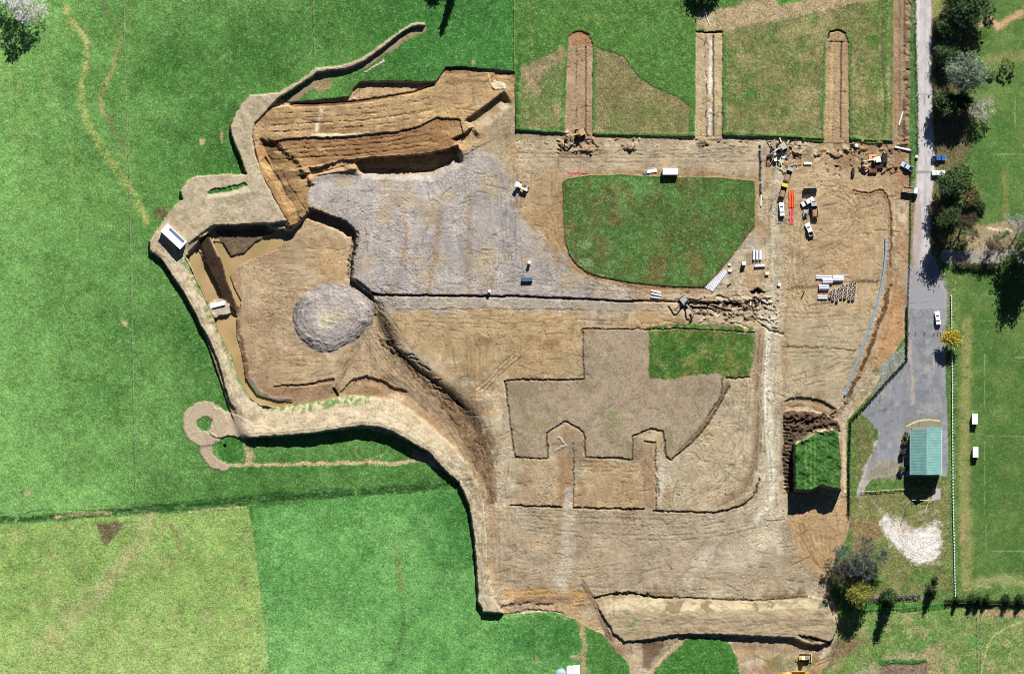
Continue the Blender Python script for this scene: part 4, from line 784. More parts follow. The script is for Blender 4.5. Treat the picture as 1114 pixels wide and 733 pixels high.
LBL = {'pasture': 'green grazed pasture spreading round the earthworks', 'earth_ground': 'bare brown rutted earth of the building site', 'gravel_ground': 'grey and white gravel fill and spread gravel', 'earth_bund': 'cream dry-grassed earth banks round the site', 'road': 'pale lane along the east side of the site',
       'car_park': 'blue grey gravel yard north and west of the green roofed hall', 'sports_field': 'mown sports field east of the lane', 'grass_ground': 'patches of uncut grass left standing inside the site', 'pond_bed': 'muddy bed of the settling ponds'}
def tag(o, label=None, cat=None, group=None, kind=None):
    if label: o['label'] = label
    if cat: o['category'] = cat
    if group: o['group'] = group
    if kind: o['kind'] = kind
    return o
for g_, nm in enumerate(NAMES):
    f = F[fg == g_]
    if not len(f): continue
    u, inv = np.unique(f, return_inverse=True); co = np.stack([WXg[u], WYg[u], Zr[u]], 1)
    tag(npmesh(nm, co, inv.reshape(-1, 4), gmat, Cr[u], smooth=False), LBL[nm], 'ground', kind='structure')
# land beyond the survey, out to the horizon
ed = np.concatenate([idx[0, :], idx[1:, -1], idx[-1, -2::-1], idx[-2:0:-1, 0]]); n_ = len(ed)
ci = np.stack([WXg[ed], WYg[ed], Zr[ed]], 1); co_ = ci.copy(); r_ = np.maximum(np.abs(ci[:, 0]) / abs(wx(X0)), np.abs(ci[:, 1]) / abs(wy(Y0)))
rings = [ci]; zz = ci[:, 2]
for f_ in (1.3, 3, 30): q = ci.copy(); q[:, :2] *= f_; q[:, 2] = 1.0; rings.append(q)
co = np.concatenate(rings); fs = []
for k in range(3):
    a_ = np.arange(n_) + k * n_; b_ = (np.arange(n_) + 1) % n_ + k * n_; fs.append(np.stack([a_, b_, b_ + n_, a_ + n_], 1))
tag(npmesh('distant_pasture', co, np.concatenate(fs), gmat, np.tile(G3((84, 138, 62)), (len(co), 1))), 'open pasture beyond the edges of the site out to the horizon', 'ground', kind='structure')
# water
wm, t, b = nodes('muddy water'); b.inputs['Roughness'].default_value = .25; b.inputs['Specular IOR Level'].default_value = .3
no = t.nodes.new('ShaderNodeTexNoise'); no.inputs['Scale'].default_value = .12; no.inputs['Detail'].default_value = 3; cr_ = t.nodes.new('ShaderNodeValToRGB')
cr_.color_ramp.elements[0].position = .35; cr_.color_ramp.elements[1].position = .65; cr_.color_ramp.elements[0].color = (*alb((164, 143, 98)), 1); cr_.color_ramp.elements[1].color = (*alb((188, 160, 116)), 1)
tc = t.nodes.new('ShaderNodeTexCoord'); t.links.new(tc.outputs['Object'], no.inputs['Vector']); t.links.new(no.outputs[0], cr_.inputs[0]); t.links.new(cr_.outputs[0], b.inputs['Base Color'])
import bmesh
for pts, lb in ((POND1, 'upper muddy settling pond south-east of the white hut'), (POND2, 'long muddy pond curving along the inside of the western bank'), (POND3, 'shallow tan water lying in the corner of the site')):
    cx = sum(p[0] for p in pts) / len(pts); cy = sum(p[1] for p in pts) / len(pts)
    bm = bmesh.new(); q = chaik(pts, 1); vs_ = []
    for i, p in enumerate(q):
        a_, c_ = q[i - 1], q[(i + 1) % len(q)]; tx, ty = c_[0] - a_[0], c_[1] - a_[1]; l = math.hypot(tx, ty) + 1e-6
        vs_.append(bm.verts.new((wx(p[0] + ty / l * 1.0), wy(p[1] - tx / l * 1.0), WL - .05)))
    try: bm.faces.new(vs_)
    except Exception: pass
    bmesh.ops.triangulate(bm, faces=bm.faces[:]); bm.normal_update()
    for f in bm.faces:
        if f.normal.z < 0: f.normal_flip()
    me = bpy.data.meshes.new('water'); bm.to_mesh(me); bm.free(); me.materials.append(wm); o = bpy.data.objects.new('water', me); COL.objects.link(o); tag(o, lb, 'water', kind='structure')
# ------------------------------------------------------------------ materials for things
_mats = {}
def mat(name, rgb, rough=.6, metal=0.0, var=.12, scale=1.5, spec=.3, glow=None):
    if name in _mats: return _mats[name]
    m_, t, b = nodes(name); b.inputs['Roughness'].default_value = rough; b.inputs['Metallic'].default_value = metal; b.inputs['Specular IOR Level'].default_value = spec
    c = np.clip(lin(rgb), 0, .82)
    no = t.nodes.new('ShaderNodeTexNoise'); no.inputs['Scale'].default_value = scale; no.inputs['Detail'].default_value = 4
    tc = t.nodes.new('ShaderNodeTexCoord'); mr = t.nodes.new('ShaderNodeMapRange'); mr.inputs[1].default_value = .3; mr.inputs[2].default_value = .7; mr.inputs[3].default_value = 1 - var; mr.inputs[4].default_value = 1 + var
    v = t.nodes.new('ShaderNodeVectorMath'); v.operation = 'SCALE'; v.inputs[0].default_value = tuple(c)
    t.links.new(tc.outputs['Object'], no.inputs['Vector']); t.links.new(no.outputs[0], mr.inputs[0]); t.links.new(mr.outputs[0], v.inputs[3]); t.links.new(v.outputs[0], b.inputs['Base Color'])
    _mats[name] = m_; return m_
WHITE = mat('white paint', (235, 236, 238), .4); GLASS = mat('dark glass', (28, 34, 42), .1, spec=.6, var=.05); RUB = mat('black rubber', (30, 30, 31), .9); STEEL = mat('galvanised steel', (170, 174, 178), .45, .3)
DARK = mat('dark painted steel', (38, 40, 44), .6); YEL = mat('yellow paint', (226, 186, 50), .5); CREAM = mat('cream paint', (226, 220, 190), .5); ORA = mat('orange plastic', (236, 92, 52), .5); PINK = mat('faded red plastic', (232, 84, 96), .6)
BLUE = mat('blue paint', (50, 96, 170), .4); CONC = mat('precast concrete', (196, 194, 190), .9, var=.18); PVC = mat('white plastic pipe', (218, 218, 232), .5); HDPE = mat('pale blue water pipe', (128, 148, 166), .5); WOOD = mat('weathered timber', (150, 132, 108), .9, var=.25)
LAMP = mat('lamp lens', (240, 236, 220), .2); REDL = mat('red lens', (150, 20, 20), .3); GREY = mat('grey paint', (120, 124, 130), .5); RUST = mat('rusty steel', (120, 70, 46), .9, var=.3); SILV = mat('silver paint', (176, 180, 186), .35, .3)
class MB:
    def __init__(s): s.v = []; s.f = []
    def add(s, v, f):
        n = len(s.v); s.v += [tuple(q) for q in v]; s.f += [tuple(i + n for i in q) for q in f]; return s
    def box(s, x0, x1, y0, y1, z0, z1, tx=0, ty=0, c=.03):
        """box with its top edges chamfered; tx, ty draw the top in"""
        c = min(c, (x1 - x0) * .2, (y1 - y0) * .2, (z1 - z0) * .3)
        L = [(0, 0, z0), (0, 0, z1 - c), (c, c, z1)]; v = []
        for k, (ix, iy, z) in enumerate(L):
            f = (z - z0) / (z1 - z0); ax, ay = ix + tx * f, iy + ty * f
            v += [(x0 + ax, y0 + ay, z), (x1 - ax, y0 + ay, z), (x1 - ax, y1 - ay, z), (x0 + ax, y1 - ay, z)]
        f = [(3, 2, 1, 0), (8, 9, 10, 11)]
        for k in (0, 4):
            for i in range(4): f.append((k + i, k + (i + 1) % 4, k + 4 + (i + 1) % 4, k + 4 + i))
        return s.add(v, f)
    def prism(s, prof, y0, y1, inset=0):
        """outline in x,z swept across y"""
        n = len(prof); v = [(x, y0, z) for x, z in prof] + [(x, y1, z) for x, z in prof]
        f = [tuple(range(n)), tuple(range(2 * n - 1, n - 1, -1))] + [(i, n + i, n + (i + 1) % n, (i + 1) % n) for i in range(n)]
        return s.add(v, f)
    def tube(s, pts, r, n=8, cap=True):
        rs_ = r if isinstance(r, (list, tuple)) else [r] * len(pts); P = [Vector(p) for p in pts]; v = []; f = []
        for i, p in enumerate(P):
            d = (P[min(i + 1, len(P) - 1)] - P[max(i - 1, 0)]).normalized(); u = d.orthogonal().normalized(); w_ = d.cross(u)
            for k in range(n):
                a_ = 2 * math.pi * k / n; v.append(p + (u * math.cos(a_) + w_ * math.sin(a_)) * rs_[i])
        for i in range(len(P) - 1):
            for k in range(n): f.append((i * n + k, i * n + (k + 1) % n, (i + 1) * n + (k + 1) % n, (i + 1) * n + k))
        if cap: f.append(tuple(range(n - 1, -1, -1))); f.append(tuple((len(P) - 1) * n + k for k in range(n)))
        return s.add(v, f)
    def hollow(s, a_, b_, r0, r1, n=14):
        """open pipe from a_ to b_, outer r0, bore r1"""
        A, B = Vector(a_), Vector(b_); d = (B - A).normalized(); u = d.orthogonal().normalized(); w_ = d.cross(u); v = []
        for p, r in ((A, r0), (B, r0), (B, r1), (A, r1)):
            for k in range(n): t_ = 2 * math.pi * k / n; v.append(p + (u * math.cos(t_) + w_ * math.sin(t_)) * r)
        f = [(i * n + k, i * n + (k + 1) % n, ((i + 1) % 4) * n + (k + 1) % n, ((i + 1) % 4) * n + k) for i in range(4) for k in range(n)]
        return s.add(v, f)
    def build(s, name, m_, parent=None):
        me = bpy.data.meshes.new(name); me.from_pydata(s.v, [], s.f); me.validate(); me.materials.append(m_)
        bm = bmesh.new(); bm.from_mesh(me); bmesh.ops.recalc_face_normals(bm, faces=bm.faces[:]); bm.to_mesh(me); bm.free()
        o = bpy.data.objects.new(name, me); COL.objects.link(o)
        if parent is not None: o.parent = parent
        return o
def thing(name, px, py, head, label, cat, group=None, dz=0, z=None):
    o = bpy.data.objects.new(name, None); o.empty_display_size = .3; COL.objects.link(o)
    o.location = (wx(px), wy(py), (zat(px, py) if z is None else z) + dz); o.rotation_euler = (0, 0, math.radians(head)); return tag(o, label, cat, group)
def copy_tree(o, parent=None):
    c = o.copy(); COL.objects.link(c)
    if parent is not None: c.parent = parent
    for ch in [q for q in _kids.get(o.name, [])]: copy_tree(ch, c)
    return c
_kids = {}
def index_kids():
    _kids.clear()
    for o in bpy.data.objects:
        if o.parent: _kids.setdefault(o.parent.name, []).append(o)
def again(src, px, py, head, label, group=None, dz=0, z=None):
    index_kids(); c = copy_tree(src); c.location = (wx(px), wy(py), (zat(px, py) if z is None else z) + dz); c.rotation_euler = (0, 0, math.radians(head)); c['label'] = label
    if group: c['group'] = group
    return c

# ------------------------------------------------------------------ buildings
def rib_sheet(mb, p0, p1, p2, p3, n, h=.04):
    """corrugated plane: p0-p1 eave, p3-p2 ridge, ribs run up the slope"""
    P = [Vector(p) for p in (p0, p1, p2, p3)]; nrm = (P[1] - P[0]).cross(P[3] - P[0]).normalized(); v = []; f = []
    if nrm.z < 0: nrm = -nrm
    for i in range(n * 4 + 1):
        t_ = i / (n * 4); o_ = nrm * (h if i % 4 in (1, 2) else 0); v += [P[0].lerp(P[1], t_) + o_, P[3].lerp(P[2], t_) + o_]
    for i in range(n * 4): f.append((2 * i, 2 * i + 2, 2 * i + 3, 2 * i + 1))
    mb.add(v, f)
h = thing('hall', 1006.9, 490.2, 0, 'long hall with a teal green corrugated gable roof on the gravel yard', 'building', z=1.2)
TEAL = mat('teal roof sheet', (112, 154, 148), .6, .0, .14, .4); WALL = mat('pale wall boards', (150, 150, 142), .8)
hx, hy, ez, rz_ = 5.9, 9.0, 5.3, 8.3; b_ = MB()
b_.add([(-5.5, -8.6, 0), (5.5, -8.6, 0), (5.5, 8.6, 0), (-5.5, 8.6, 0), (-5.5, -8.6, ez), (5.5, -8.6, ez), (5.5, 8.6, ez), (-5.5, 8.6, ez), (-.2, -8.6, rz_ - .15), (-.2, 8.6, rz_ - .15)],
       [(0, 3, 2, 1), (0, 1, 5, 8, 4), (2, 3, 7, 9, 6), (1, 2, 6, 5), (3, 0, 4, 7), (4, 8, 9, 7), (8, 5, 6, 9)]); b_.build('wall', WALL, h)
for nm, sgn, y1 in (('roof', -1, hy - .9), ('roof', 1, hy)):
    mb = MB(); rib_sheet(mb, (-.2 + sgn * 5.95, -hy, ez - .1), (-.2 + sgn * 5.95, y1, ez - .1), (-.2, y1, rz_), (-.2, -hy, rz_), 30, .022)
    o = mb.build(nm, TEAL, h); 
    if sgn > 0: o['label'] = 'paler sunlit east slope of the roof'
MB().tube([(-.2, -hy - .02, rz_ + .02), (-.2, hy - .02, rz_ + .02)], .14, 6).build('ridge_cap', TEAL, h)
for s_ in (-1, 1): MB().box(-.2 + s_ * 5.98 - .1, -.2 + s_ * 5.98 + .1, -hy, hy - .9, ez - .3, ez - .14).build('gutter', WHITE, h)
MB().tube([(-2.6, -5.2, 6.2), (-2.0, -3.2, 6.7)], .1, 6).build('flue', STEEL, h)
for y_ in (-6, -2, 2, 6):
    for s_ in (-1, 1):
        w_ = MB().box(s_ * 5.5 - .06, s_ * 5.5 + .06, y_ - .8, y_ + .8, 1.1, 2.5).build('window', WHITE, h); MB().box(s_ * 5.5 - .08, s_ * 5.5 + .08, y_ - .68, y_ + .68, 1.2, 2.4).build('pane', GLASS, w_)
d_ = MB().box(-.9, .9, 8.56, 8.68, 0, 2.3).build('door', GREY, h); MB().box(.6, .7, 8.68, 8.76, 1, 1.15).build('handle', STEEL, d_)
# white hut on the bank
wt = thing('pump_hut', 189.7, 257.6, -43, 'white roofed hut with a dark glass strip on the corner of the western bank', 'hut')
MB().box(-4.9, 4.9, -1.75, 1.75, 0, 2.4).build('wall', CREAM, wt); MB().box(-5.1, 5.1, -2.0, 2.0, 2.42, 2.6, c=.06).build('roof', WHITE, wt)
MB().box(-3.3, 4.2, .6, 1.6, 2.6, 2.68).build('skylight', mat('smoky glass', (96, 116, 146), .2), wt)
MB().box(4.88, 4.98, -.5, .5, .05, 2.0).build('door', GREY, wt); MB().box(-4.99, -4.88, -.4, .5, .9, 1.7).build('window', GLASS, wt)
# farm shed and tank on the south edge
fs = thing('farm_shed', 623.5, 732, 0, 'white gable roofed shed on the south edge beside the round water tank', 'shed')
MB().box(-2.2, 2.2, -3.5, 3.0, 0, 2.3).build('wall', CREAM, fs)
for s_ in (-1, 1):
    mb = MB(); rib_sheet(mb, (s_ * 2.5, -3.8, 2.3), (s_ * 2.5, 3.3 if s_ > 0 else 2.6, 2.3), (.1, 3.3 if s_ > 0 else 2.6, 3.0), (.1, -3.8, 3.0), 10, .04); mb.build('roof', WHITE, fs)
MB().box(-.6, .6, 2.98, 3.06, 0, 2).build('door', GREY, fs)
tk = thing('water_tank', 610.5, 731.5, 0, 'round grey blue water tank beside the white farm shed', 'tank')
MB().tube([(0, 0, 0), (0, 0, 2.3)], 1.75, 24).build('tank_wall', mat('blue grey tank', (130, 150, 172), .6), tk); MB().tube([(0, 0, 2.3), (0, 0, 2.42), (0, 0, 2.75)], [1.85, 1.85, .3], 24).build('lid', mat('tank lid', (158, 178, 196), .6), tk)
# player shelters by the pitch
def shelter(px, py, lb):
    t_ = thing('player_shelter', px, py, 0, lb, 'shelter', 'white player shelters beside the pitch')
    MB().box(-1.05, 1.05, -2.0, 2.0, 2.1, 2.22).build('roof', WHITE, t_); MB().box(-1.05, -.97, -1.95, 1.95, 0, 2.1).build('back_wall', WHITE, t_)
    for s_ in (-1, 1): MB().box(-1.0, .9, s_ * 1.93 - .04, s_ * 1.93 + .04, 0, 2.1).build('side_wall', WHITE, t_)
    MB().box(-.9, -.5, -1.8, 1.8, .4, .46).build('bench', WOOD, t_); return t_
shelter(1060, 455.5, 'white player shelter by the pitch, the northern of the two'); shelter(1060.8, 491.5, 'white player shelter by the pitch, the southern of the two')
# site container and panels beside the retained grass
ct = thing('site_container', 729, 187, 0, 'white site container at the top edge of the large grass patch', 'container')
MB().box(-2.9, 2.9, -1.2, 1.2, .15, 2.6, c=.05).build('body', WHITE, ct)
for k in range(14):
    pass
mb = MB(); [mb.box(-2.85 + k * .42, -2.7 + k * .42, -1.24, 1.24, .2, 2.5, c=.02) for k in range(14)]; mb.build('ribs', WHITE, ct)
for s_ in (-.6, .6):
    d_ = MB().box(2.9, 2.96, s_ - .55, s_ + .55, .2, 2.5).build('door', SILV, ct); MB().tube([(3.0, s_ * .5, .4), (3.0, s_ * .5, 2.3)], .03, 6).build('handle', STEEL, d_)
MB().box(-2.8, 2.8, -.9, .9, 0, .15).build('skid', DARK, ct)
o = MB().box(-1.9, 1.9, -.6, .6, 0, .35).build('panel_stack', WHITE); o.location = (wx(709), wy(186.3), zat(709, 186) + .02); o.rotation_euler.z = math.radians(8); tag(o, 'low stack of white panels left of the site container', 'panels')
o = MB().box(-1.3, 1.3, -.35, .35, 0, .12).build('dark_sheet', mat('slate sheet', (60, 74, 84), .5)); o.location = (wx(703), wy(190), zat(703, 190) + .03); tag(o, 'dark sheet lying beside the white panel stack', 'sheet')
# weir slab between the ponds
o = MB().box(-2.9, 2.9, -.75, .75, -.3, .55, c=.08).build('weir_slab', WHITE); o.location = (wx(236.5), wy(331.5), -.45); o.rotation_euler.z = math.radians(14); tag(o, 'white slab set across the bank between the two ponds', 'slab')
# gate pillars of debris: timber poles
def log(px, py, ln, hd, r, m_, name, lb, cat, group=None, dz=0):
    o = MB().tube([(-ln / 2, 0, r), (0, 0, r * 1.02), (ln / 2, 0, r)], r, 8).build(name, m_); o.location = (wx(px), wy(py), zat(px, py) + dz); o.rotation_euler.z = math.radians(hd); return tag(o, lb, cat, group)

# ------------------------------------------------------------------ vehicles and plant
def wheel(par, x, y, r, w_, rimm=SILV):
    wh = MB().hollow((x, y - w_ / 2, r), (x, y + w_ / 2, r), r, r * .58, 18).build('wheel', RUB, par)
    MB().tube([(x, y - w_ * .4, r), (x, y + w_ * .4, r)], r * .6, 14).build('rim', rimm, wh); return wh
def pickup(px, py, hd, lb, paint=WHITE, cover=False):
    t_ = thing('pickup_truck', px, py, hd, lb, 'pickup truck', 'pickups parked about the site')
    b_ = MB().prism([(2.55, .45), (2.6, .75), (2.5, .98), (1.3, 1.08), (-2.5, 1.08), (-2.55, .5), (-2.2, .38), (2.3, .38)], -.92, .92).build('body', paint, t_)
    MB().prism([(1.25, 1.09), (.55, 1.72), (.2, 1.78), (-.9, 1.76), (-1.1, 1.09)], -.8, .8).build('cab', paint, t_)
    MB().add([(1.2, -.7, 1.15), (1.2, .7, 1.15), (.64, .68, 1.68), (.64, -.68, 1.68)], [(0, 1, 2, 3)]).build('windscreen', GLASS, t_)
    MB().box(-1.08, -1.0, -.68, .68, 1.15, 1.68, c=.01).build('rear_window', GLASS, t_)
    for s_ in (-1, 1):
        MB().box(-.85, .5, s_ * .815 - .012, s_ * .815 + .012, 1.2, 1.62, c=.01).build('side_window', GLASS, t_)
        MB().box(.75, .9, s_ * 1.0 - .08, s_ * 1.0 + .08, 1.1, 1.28).build('mirror', DARK, t_)
        MB().box(2.52, 2.62, s_ * .68 - .18, s_ * .68 + .18, .72, .9).build('headlight', LAMP, t_); MB().box(-2.58, -2.52, s_ * .8 - .08, s_ * .8 + .08, .7, .95).build('tail_light', REDL, t_)
        for x_ in (1.65, -1.55): wheel(t_, x_, s_ * .84, .37, .24)
    if cover: MB().box(-2.48, -1.12, -.84, .84, 1.09, 1.5, tx=.06, ty=.05).build('canopy', paint, t_)
    else:
        MB().box(-2.42, -1.15, -.76, .76, 1.085, 1.1, c=.002).build('tray_liner', DARK, t_)
        mb = MB(); mb.box(-2.5, -1.12, -.9, -.8, 1.08, 1.3); mb.box(-2.5, -1.12, .8, .9, 1.08, 1.3); mb.box(-2.52, -2.44, -.8, .8, 1.08, 1.3); mb.build('tray_side', paint, t_)
    return t_
pickup(850.3, 228, 93, 'white pickup on the haul road beside the orange pipes', cover=True)
pickup(878.5, 219.5, 208, 'white pickup angled just below the black vehicle', cover=True)
pickup(880.5, 250, 112, 'white pickup standing alone south of the other parked vehicles')
pickup(1019.8, 346, 97, 'white pickup driving down the gravel yard north of the yellow tree', cover=True)
pickup(1020.8, 188.3, 4, 'white pickup on the lane verge nosing into the dark green trees', cover=True)
pickup(1021, 172.3, 2, 'blue pickup in the tree shade just north of the white one on the verge', BLUE)
pickup(986.8, 181.5, 150, 'white and blue pickup by the site entrance, above the grey tipper', mat('pale blue paint', (170, 190, 222), .4))
pickup(881, 207.5, 2, 'black pickup parked above the angled white one', mat('black paint', (26, 28, 32), .3), True)
def tipper(px, py, hd, lb, cabm, bodym):
    t_ = thing('tipper_truck', px, py, hd, lb, 'truck', 'small tipper trucks on the site')
    MB().box(-2.9, 2.7, -.45, .45, .55, .85).build('chassis', DARK, t_); c_ = MB().prism([(2.9, .6), (2.9, 1.5), (2.6, 2.35), (1.3, 2.4), (1.3, .6)], -1.05, 1.05).build('cab', cabm, t_)
    MB().add([(2.92, -.9, 1.5), (2.92, .9, 1.5), (2.64, .85, 2.28), (2.64, -.85, 2.28)], [(0, 1, 2, 3)]).build('windscreen', GLASS, c_)
    for s_ in (-1, 1): MB().box(1.5, 2.3, s_ * 1.06 - .01, s_ * 1.06 + .01, 1.4, 2.1, c=.005).build('side_window', GLASS, c_); MB().box(2.88, 2.96, s_ * .8 - .15, s_ * .8 + .15, .8, 1.0).build('headlight', LAMP, c_)
    mb = MB(); mb.box(-3, 1.1, -1.1, 1.1, .95, 1.1); mb.box(-3, 1.1, -1.12, -1.0, 1.1, 1.75); mb.box(-3, 1.1, 1.0, 1.12, 1.1, 1.75); mb.box(1.0, 1.14, -1.0, 1.0, 1.1, 2.0); mb.box(-3.05, -2.95, -1, 1, 1.1, 1.7); mb.build('tipping_body', bodym, t_)
    MB().box(-2.8, .9, -.95, .95, 1.1, 1.4, tx=.3, ty=.25).build('load', mat('soil load', (150, 126, 96), .95, var=.3), t_)
    for x_ in (2.0, -1.6):
        for s_ in (-1, 1): wheel(t_, x_, s_ * .88, .46, .34)
    return t_
tipper(886, 228, 96, 'grey tipper truck right of the two pickups and the trailer', SILV, RUST); tipper(990.5, 207, -8, 'white and grey tipper truck at the roadside south of the site entrance', WHITE, CONC)
tipper(857.5, 189.5, 70, 'grey tipper truck above the orange pipes', SILV, GREY); tipper(852, 207, 75, 'dark tipper truck with a yellow cab left of the orange pipes', YEL, DARK)
def trailer(px, py, hd, lb):
    t_ = thing('trailer', px, py, hd, lb, 'trailer'); mb = MB(); mb.box(-1.6, 1.1, -.8, .8, .5, .62); mb.box(-1.6, 1.1, -.84, -.78, .62, 1.0); mb.box(-1.6, 1.1, .78, .84, .62, 1.0); mb.build('tray', STEEL, t_)
    MB().tube([(1.1, .3, .5), (2.1, 0, .45), (1.1, -.3, .5)], .05, 6).build('drawbar', DARK, t_); MB().box(-1.2, -.2, -.5, .5, .62, 1.15, tx=.1, ty=.1).build('toolbox', DARK, t_)
    for s_ in (-1, 1): wheel(t_, -.3, s_ * .98, .34, .2)
trailer(876.5, 231.5, 84, 'small grey trailer between the pickups and the grey tipper')
def excavator(px, py, hd, lb, paint, dig=0, sc=1.0, arm_bend=1.0):
    t_ = thing('excavator', px, py, 0, lb, 'excavator', 'excavators working on the site'); t_.scale = (sc,) * 3
    for s_ in (-1, 1):
        tr = MB().prism([(-1.9, .35), (-1.6, .05), (1.6, .05), (1.95, .35), (1.8, .72), (-1.75, .72)], s_ * 1.15 - .27, s_ * 1.15 + .27).build('track', RUB, t_)
        mb = MB(); [mb.box(-1.6 + k * .3, -1.48 + k * .3, s_ * 1.15 - .3, s_ * 1.15 + .3, .72, .76, c=.01) for k in range(11)]; mb.build('track_pads', DARK, tr)
    MB().tube([(0, 0, .5), (0, 0, .95)], .75, 16).build('turntable', DARK, t_)
    c_, s2 = math.cos(math.radians(hd)), math.sin(math.radians(hd))
    def rot(mb): mb.v = [(x * c_ - y * s2, x * s2 + y * c_, z) for x, y, z in mb.v]; return mb
    rot(MB().prism([(-1.9, 1.0), (-2.0, 1.6), (-1.7, 1.95), (.2, 1.95), (1.2, 1.5), (1.25, 1.0)], -1.2, 1.2)).build('house', paint, t_)
    rot(MB().box(-2.25, -1.75, -1.15, 1.15, .95, 1.75, c=.15)).build('counterweight', DARK, t_)
    cb = rot(MB().prism([(.1, 1.5), (.1, 2.75), (1.0, 2.75), (1.35, 2.1), (1.35, 1.2)], .25, 1.15)).build('cab', paint, t_)
    rot(MB().box(.2, .95, .3, 1.1, 2.76, 2.8)).build('roof_hatch', GLASS, cb); rot(MB().add([(1.37, .33, 1.4), (1.37, 1.07, 1.4), (1.37, 1.07, 2.1), (1.37, .33, 2.1), (1.03, 1.07, 2.7), (1.03, .33, 2.7)], [(0, 1, 2, 3), (3, 2, 4, 5)])).build('windscreen', GLASS, cb)
    rot(MB().tube([(.9, -.25, 1.5), (2.4, -.25, 3.4), (3.4, -.25, 3.7), (5.2, -.25, 2.9)], [.26, .3, .26, .2], 6)).build('boom', paint, t_)
    rot(MB().tube([(4.6, -.25, 3.5), (5.4, -.25, 2.8), (6.0, -.25, .9 - dig)], [.16, .22, .13], 6)).build('stick', paint, t_)
    rot(MB().tube([(2.0, -.25, 2.3), (3.0, -.25, 3.3)], .08, 6)).build('ram', SILV, t_)
    rot(MB().prism([(6.1, 1.0 - dig), (5.7, .9 - dig), (5.2, .45 - dig), (5.2, .05 - dig), (5.6, -.05 - dig), (6.1, .3 - dig)], -.75, .25)).build('bucket', DARK, t_)
    return t_
excavator(745, 328, -52, 'grey excavator digging in the trench south of the large grass patch', mat('grey green machine paint', (150, 156, 150), .5), .3)
excavator(631, 145, 205, 'brown excavator at the foot of the first cut strip', mat('ochre machine paint', (176, 148, 104), .5), 0)
excavator(850, 160.5, 215, 'grey excavator among the scattered materials above the tippers', mat('pale machine paint', (170, 166, 150), .5), 0)
excavator(953, 174, 190, 'cream excavator beside the crates near the site entrance', CREAM, 0, .9)
# roller
r_ = thing('road_roller', 568.5, 203.5, -25, 'white topped road roller on the grey fill left of the large grass patch', 'roller')
MB().prism([(-2.3, .7), (-2.3, 1.5), (-.6, 1.6), (-.6, .7)], -.8, .8).build('body', mat('pale machine body', (222, 220, 205), .5), r_)
c_ = MB().box(-3.0, -1.5, -1.0, 1.0, 2.5, 2.62).build('canopy', WHITE, r_); mb = MB(); [mb.tube([(x_, y_, 1.4), (x_, y_, 2.5)], .05, 5) for x_ in (-2.8, -1.6) for y_ in (-.85, .85)]; mb.build('canopy_post', DARK, c_)
MB().tube([(1.6, -1.0, .75), (1.6, 1.0, .75)], .75, 22).build('drum', STEEL, r_); MB().box(-.5, 2.3, -.9, -.2, 1.2, 1.9).build('hood', CREAM, r_); MB().box(.4, 2.5, .3, 1.0, .9, 1.3).build('yoke', DARK, r_)
for s_ in (-1, 1): wheel(r_, -1.6, s_ * .95, .7, .45)
# bulldozer and dump truck on the south edge
bd_ = thing('bulldozer', 875, 715, 0, 'yellow bulldozer with a pale blade below the southern bank', 'bulldozer')
for s_ in (-1, 1): MB().prism([(-2, .45), (-1.6, .08), (1.5, .08), (1.9, .45), (1.5, .95), (-1.6, .95)], s_ * 1.15 - .3, s_ * 1.15 + .3).build('track', RUB, bd_)
MB().prism([(-2, .7), (-2, 1.7), (.3, 1.7), (2.0, 1.5), (2.0, .7)], -.8, .8).build('body', YEL, bd_); MB().box(.2, 1.9, -.7, .7, 1.55, 1.7).build('hood', GREY, bd_)
cb = MB().box(-1.3, .1, -.75, .75, 1.7, 2.9, tx=.1, ty=.08).build('cab', YEL, bd_); MB().box(.02, .1, -.6, .6, 1.8, 2.7).build('windscreen', GLASS, cb); MB().box(-1.25, .05, -.7, .7, 2.9, 2.98).build('cab_roof', CREAM, cb)
MB().prism([(2.6, .1), (2.45, .6), (2.6, 1.2), (2.75, 1.2), (2.62, .6), (2.78, .1)], -1.7, 1.7).build('blade', CREAM, bd_)
for s_ in (-1, 1): MB().tube([(.6, s_ * 1.5, .5), (2.5, s_ * 1.5, .4)], .1, 6).build('push_arm', YEL, bd_)
MB().tube([(-2.1, 0, 1.3), (-3.0, 0, 1.1), (-3.1, 0, .2)], [.15, .15, .06], 6).build('ripper', DARK, bd_)
dt = thing('dump_truck', 863, 734, 180, 'long yellow dump truck cut by the south edge, below the bulldozer', 'dump truck')
MB().prism([(4.4, .9), (4.6, 1.7), (4.0, 2.1), (2.9, 2.2), (2.9, .9)], -1.2, 1.2).build('hood', YEL, dt)
cb = MB().box(1.4, 2.9, -1.2, 1.2, 1.2, 3.1, tx=.1, ty=.1).build('cab', YEL, dt); MB().box(2.8, 2.9, -.95, .95, 2.0, 2.9).build('windscreen', GLASS, cb); MB().box(1.5, 2.8, -1.05, 1.05, 3.1, 3.18).build('cab_roof', CREAM, cb)
mb = MB(); mb.prism([(1.0, 1.5), (1.2, 3.0), (.9, 3.0), (.6, 1.9), (-4.6, 1.9), (-5.6, 2.6), (-5.7, 2.4), (-4.7, 1.5)], -1.4, 1.4); mb.box(-4.6, .8, -1.5, -1.38, 1.6, 2.8); mb.box(-4.6, .8, 1.38, 1.5, 1.6, 2.8); [mb.box(-4.4 + k * .9, -4.25 + k * .9, -1.58, -1.5, 1.6, 2.8) for k in range(6)]; [mb.box(-4.4 + k * .9, -4.25 + k * .9, 1.5, 1.58, 1.6, 2.8) for k in range(6)]; mb.build('tipping_body', YEL, dt)
MB().box(-4.6, 1.4, -.5, .5, .8, 1.4).build('chassis', DARK, dt)
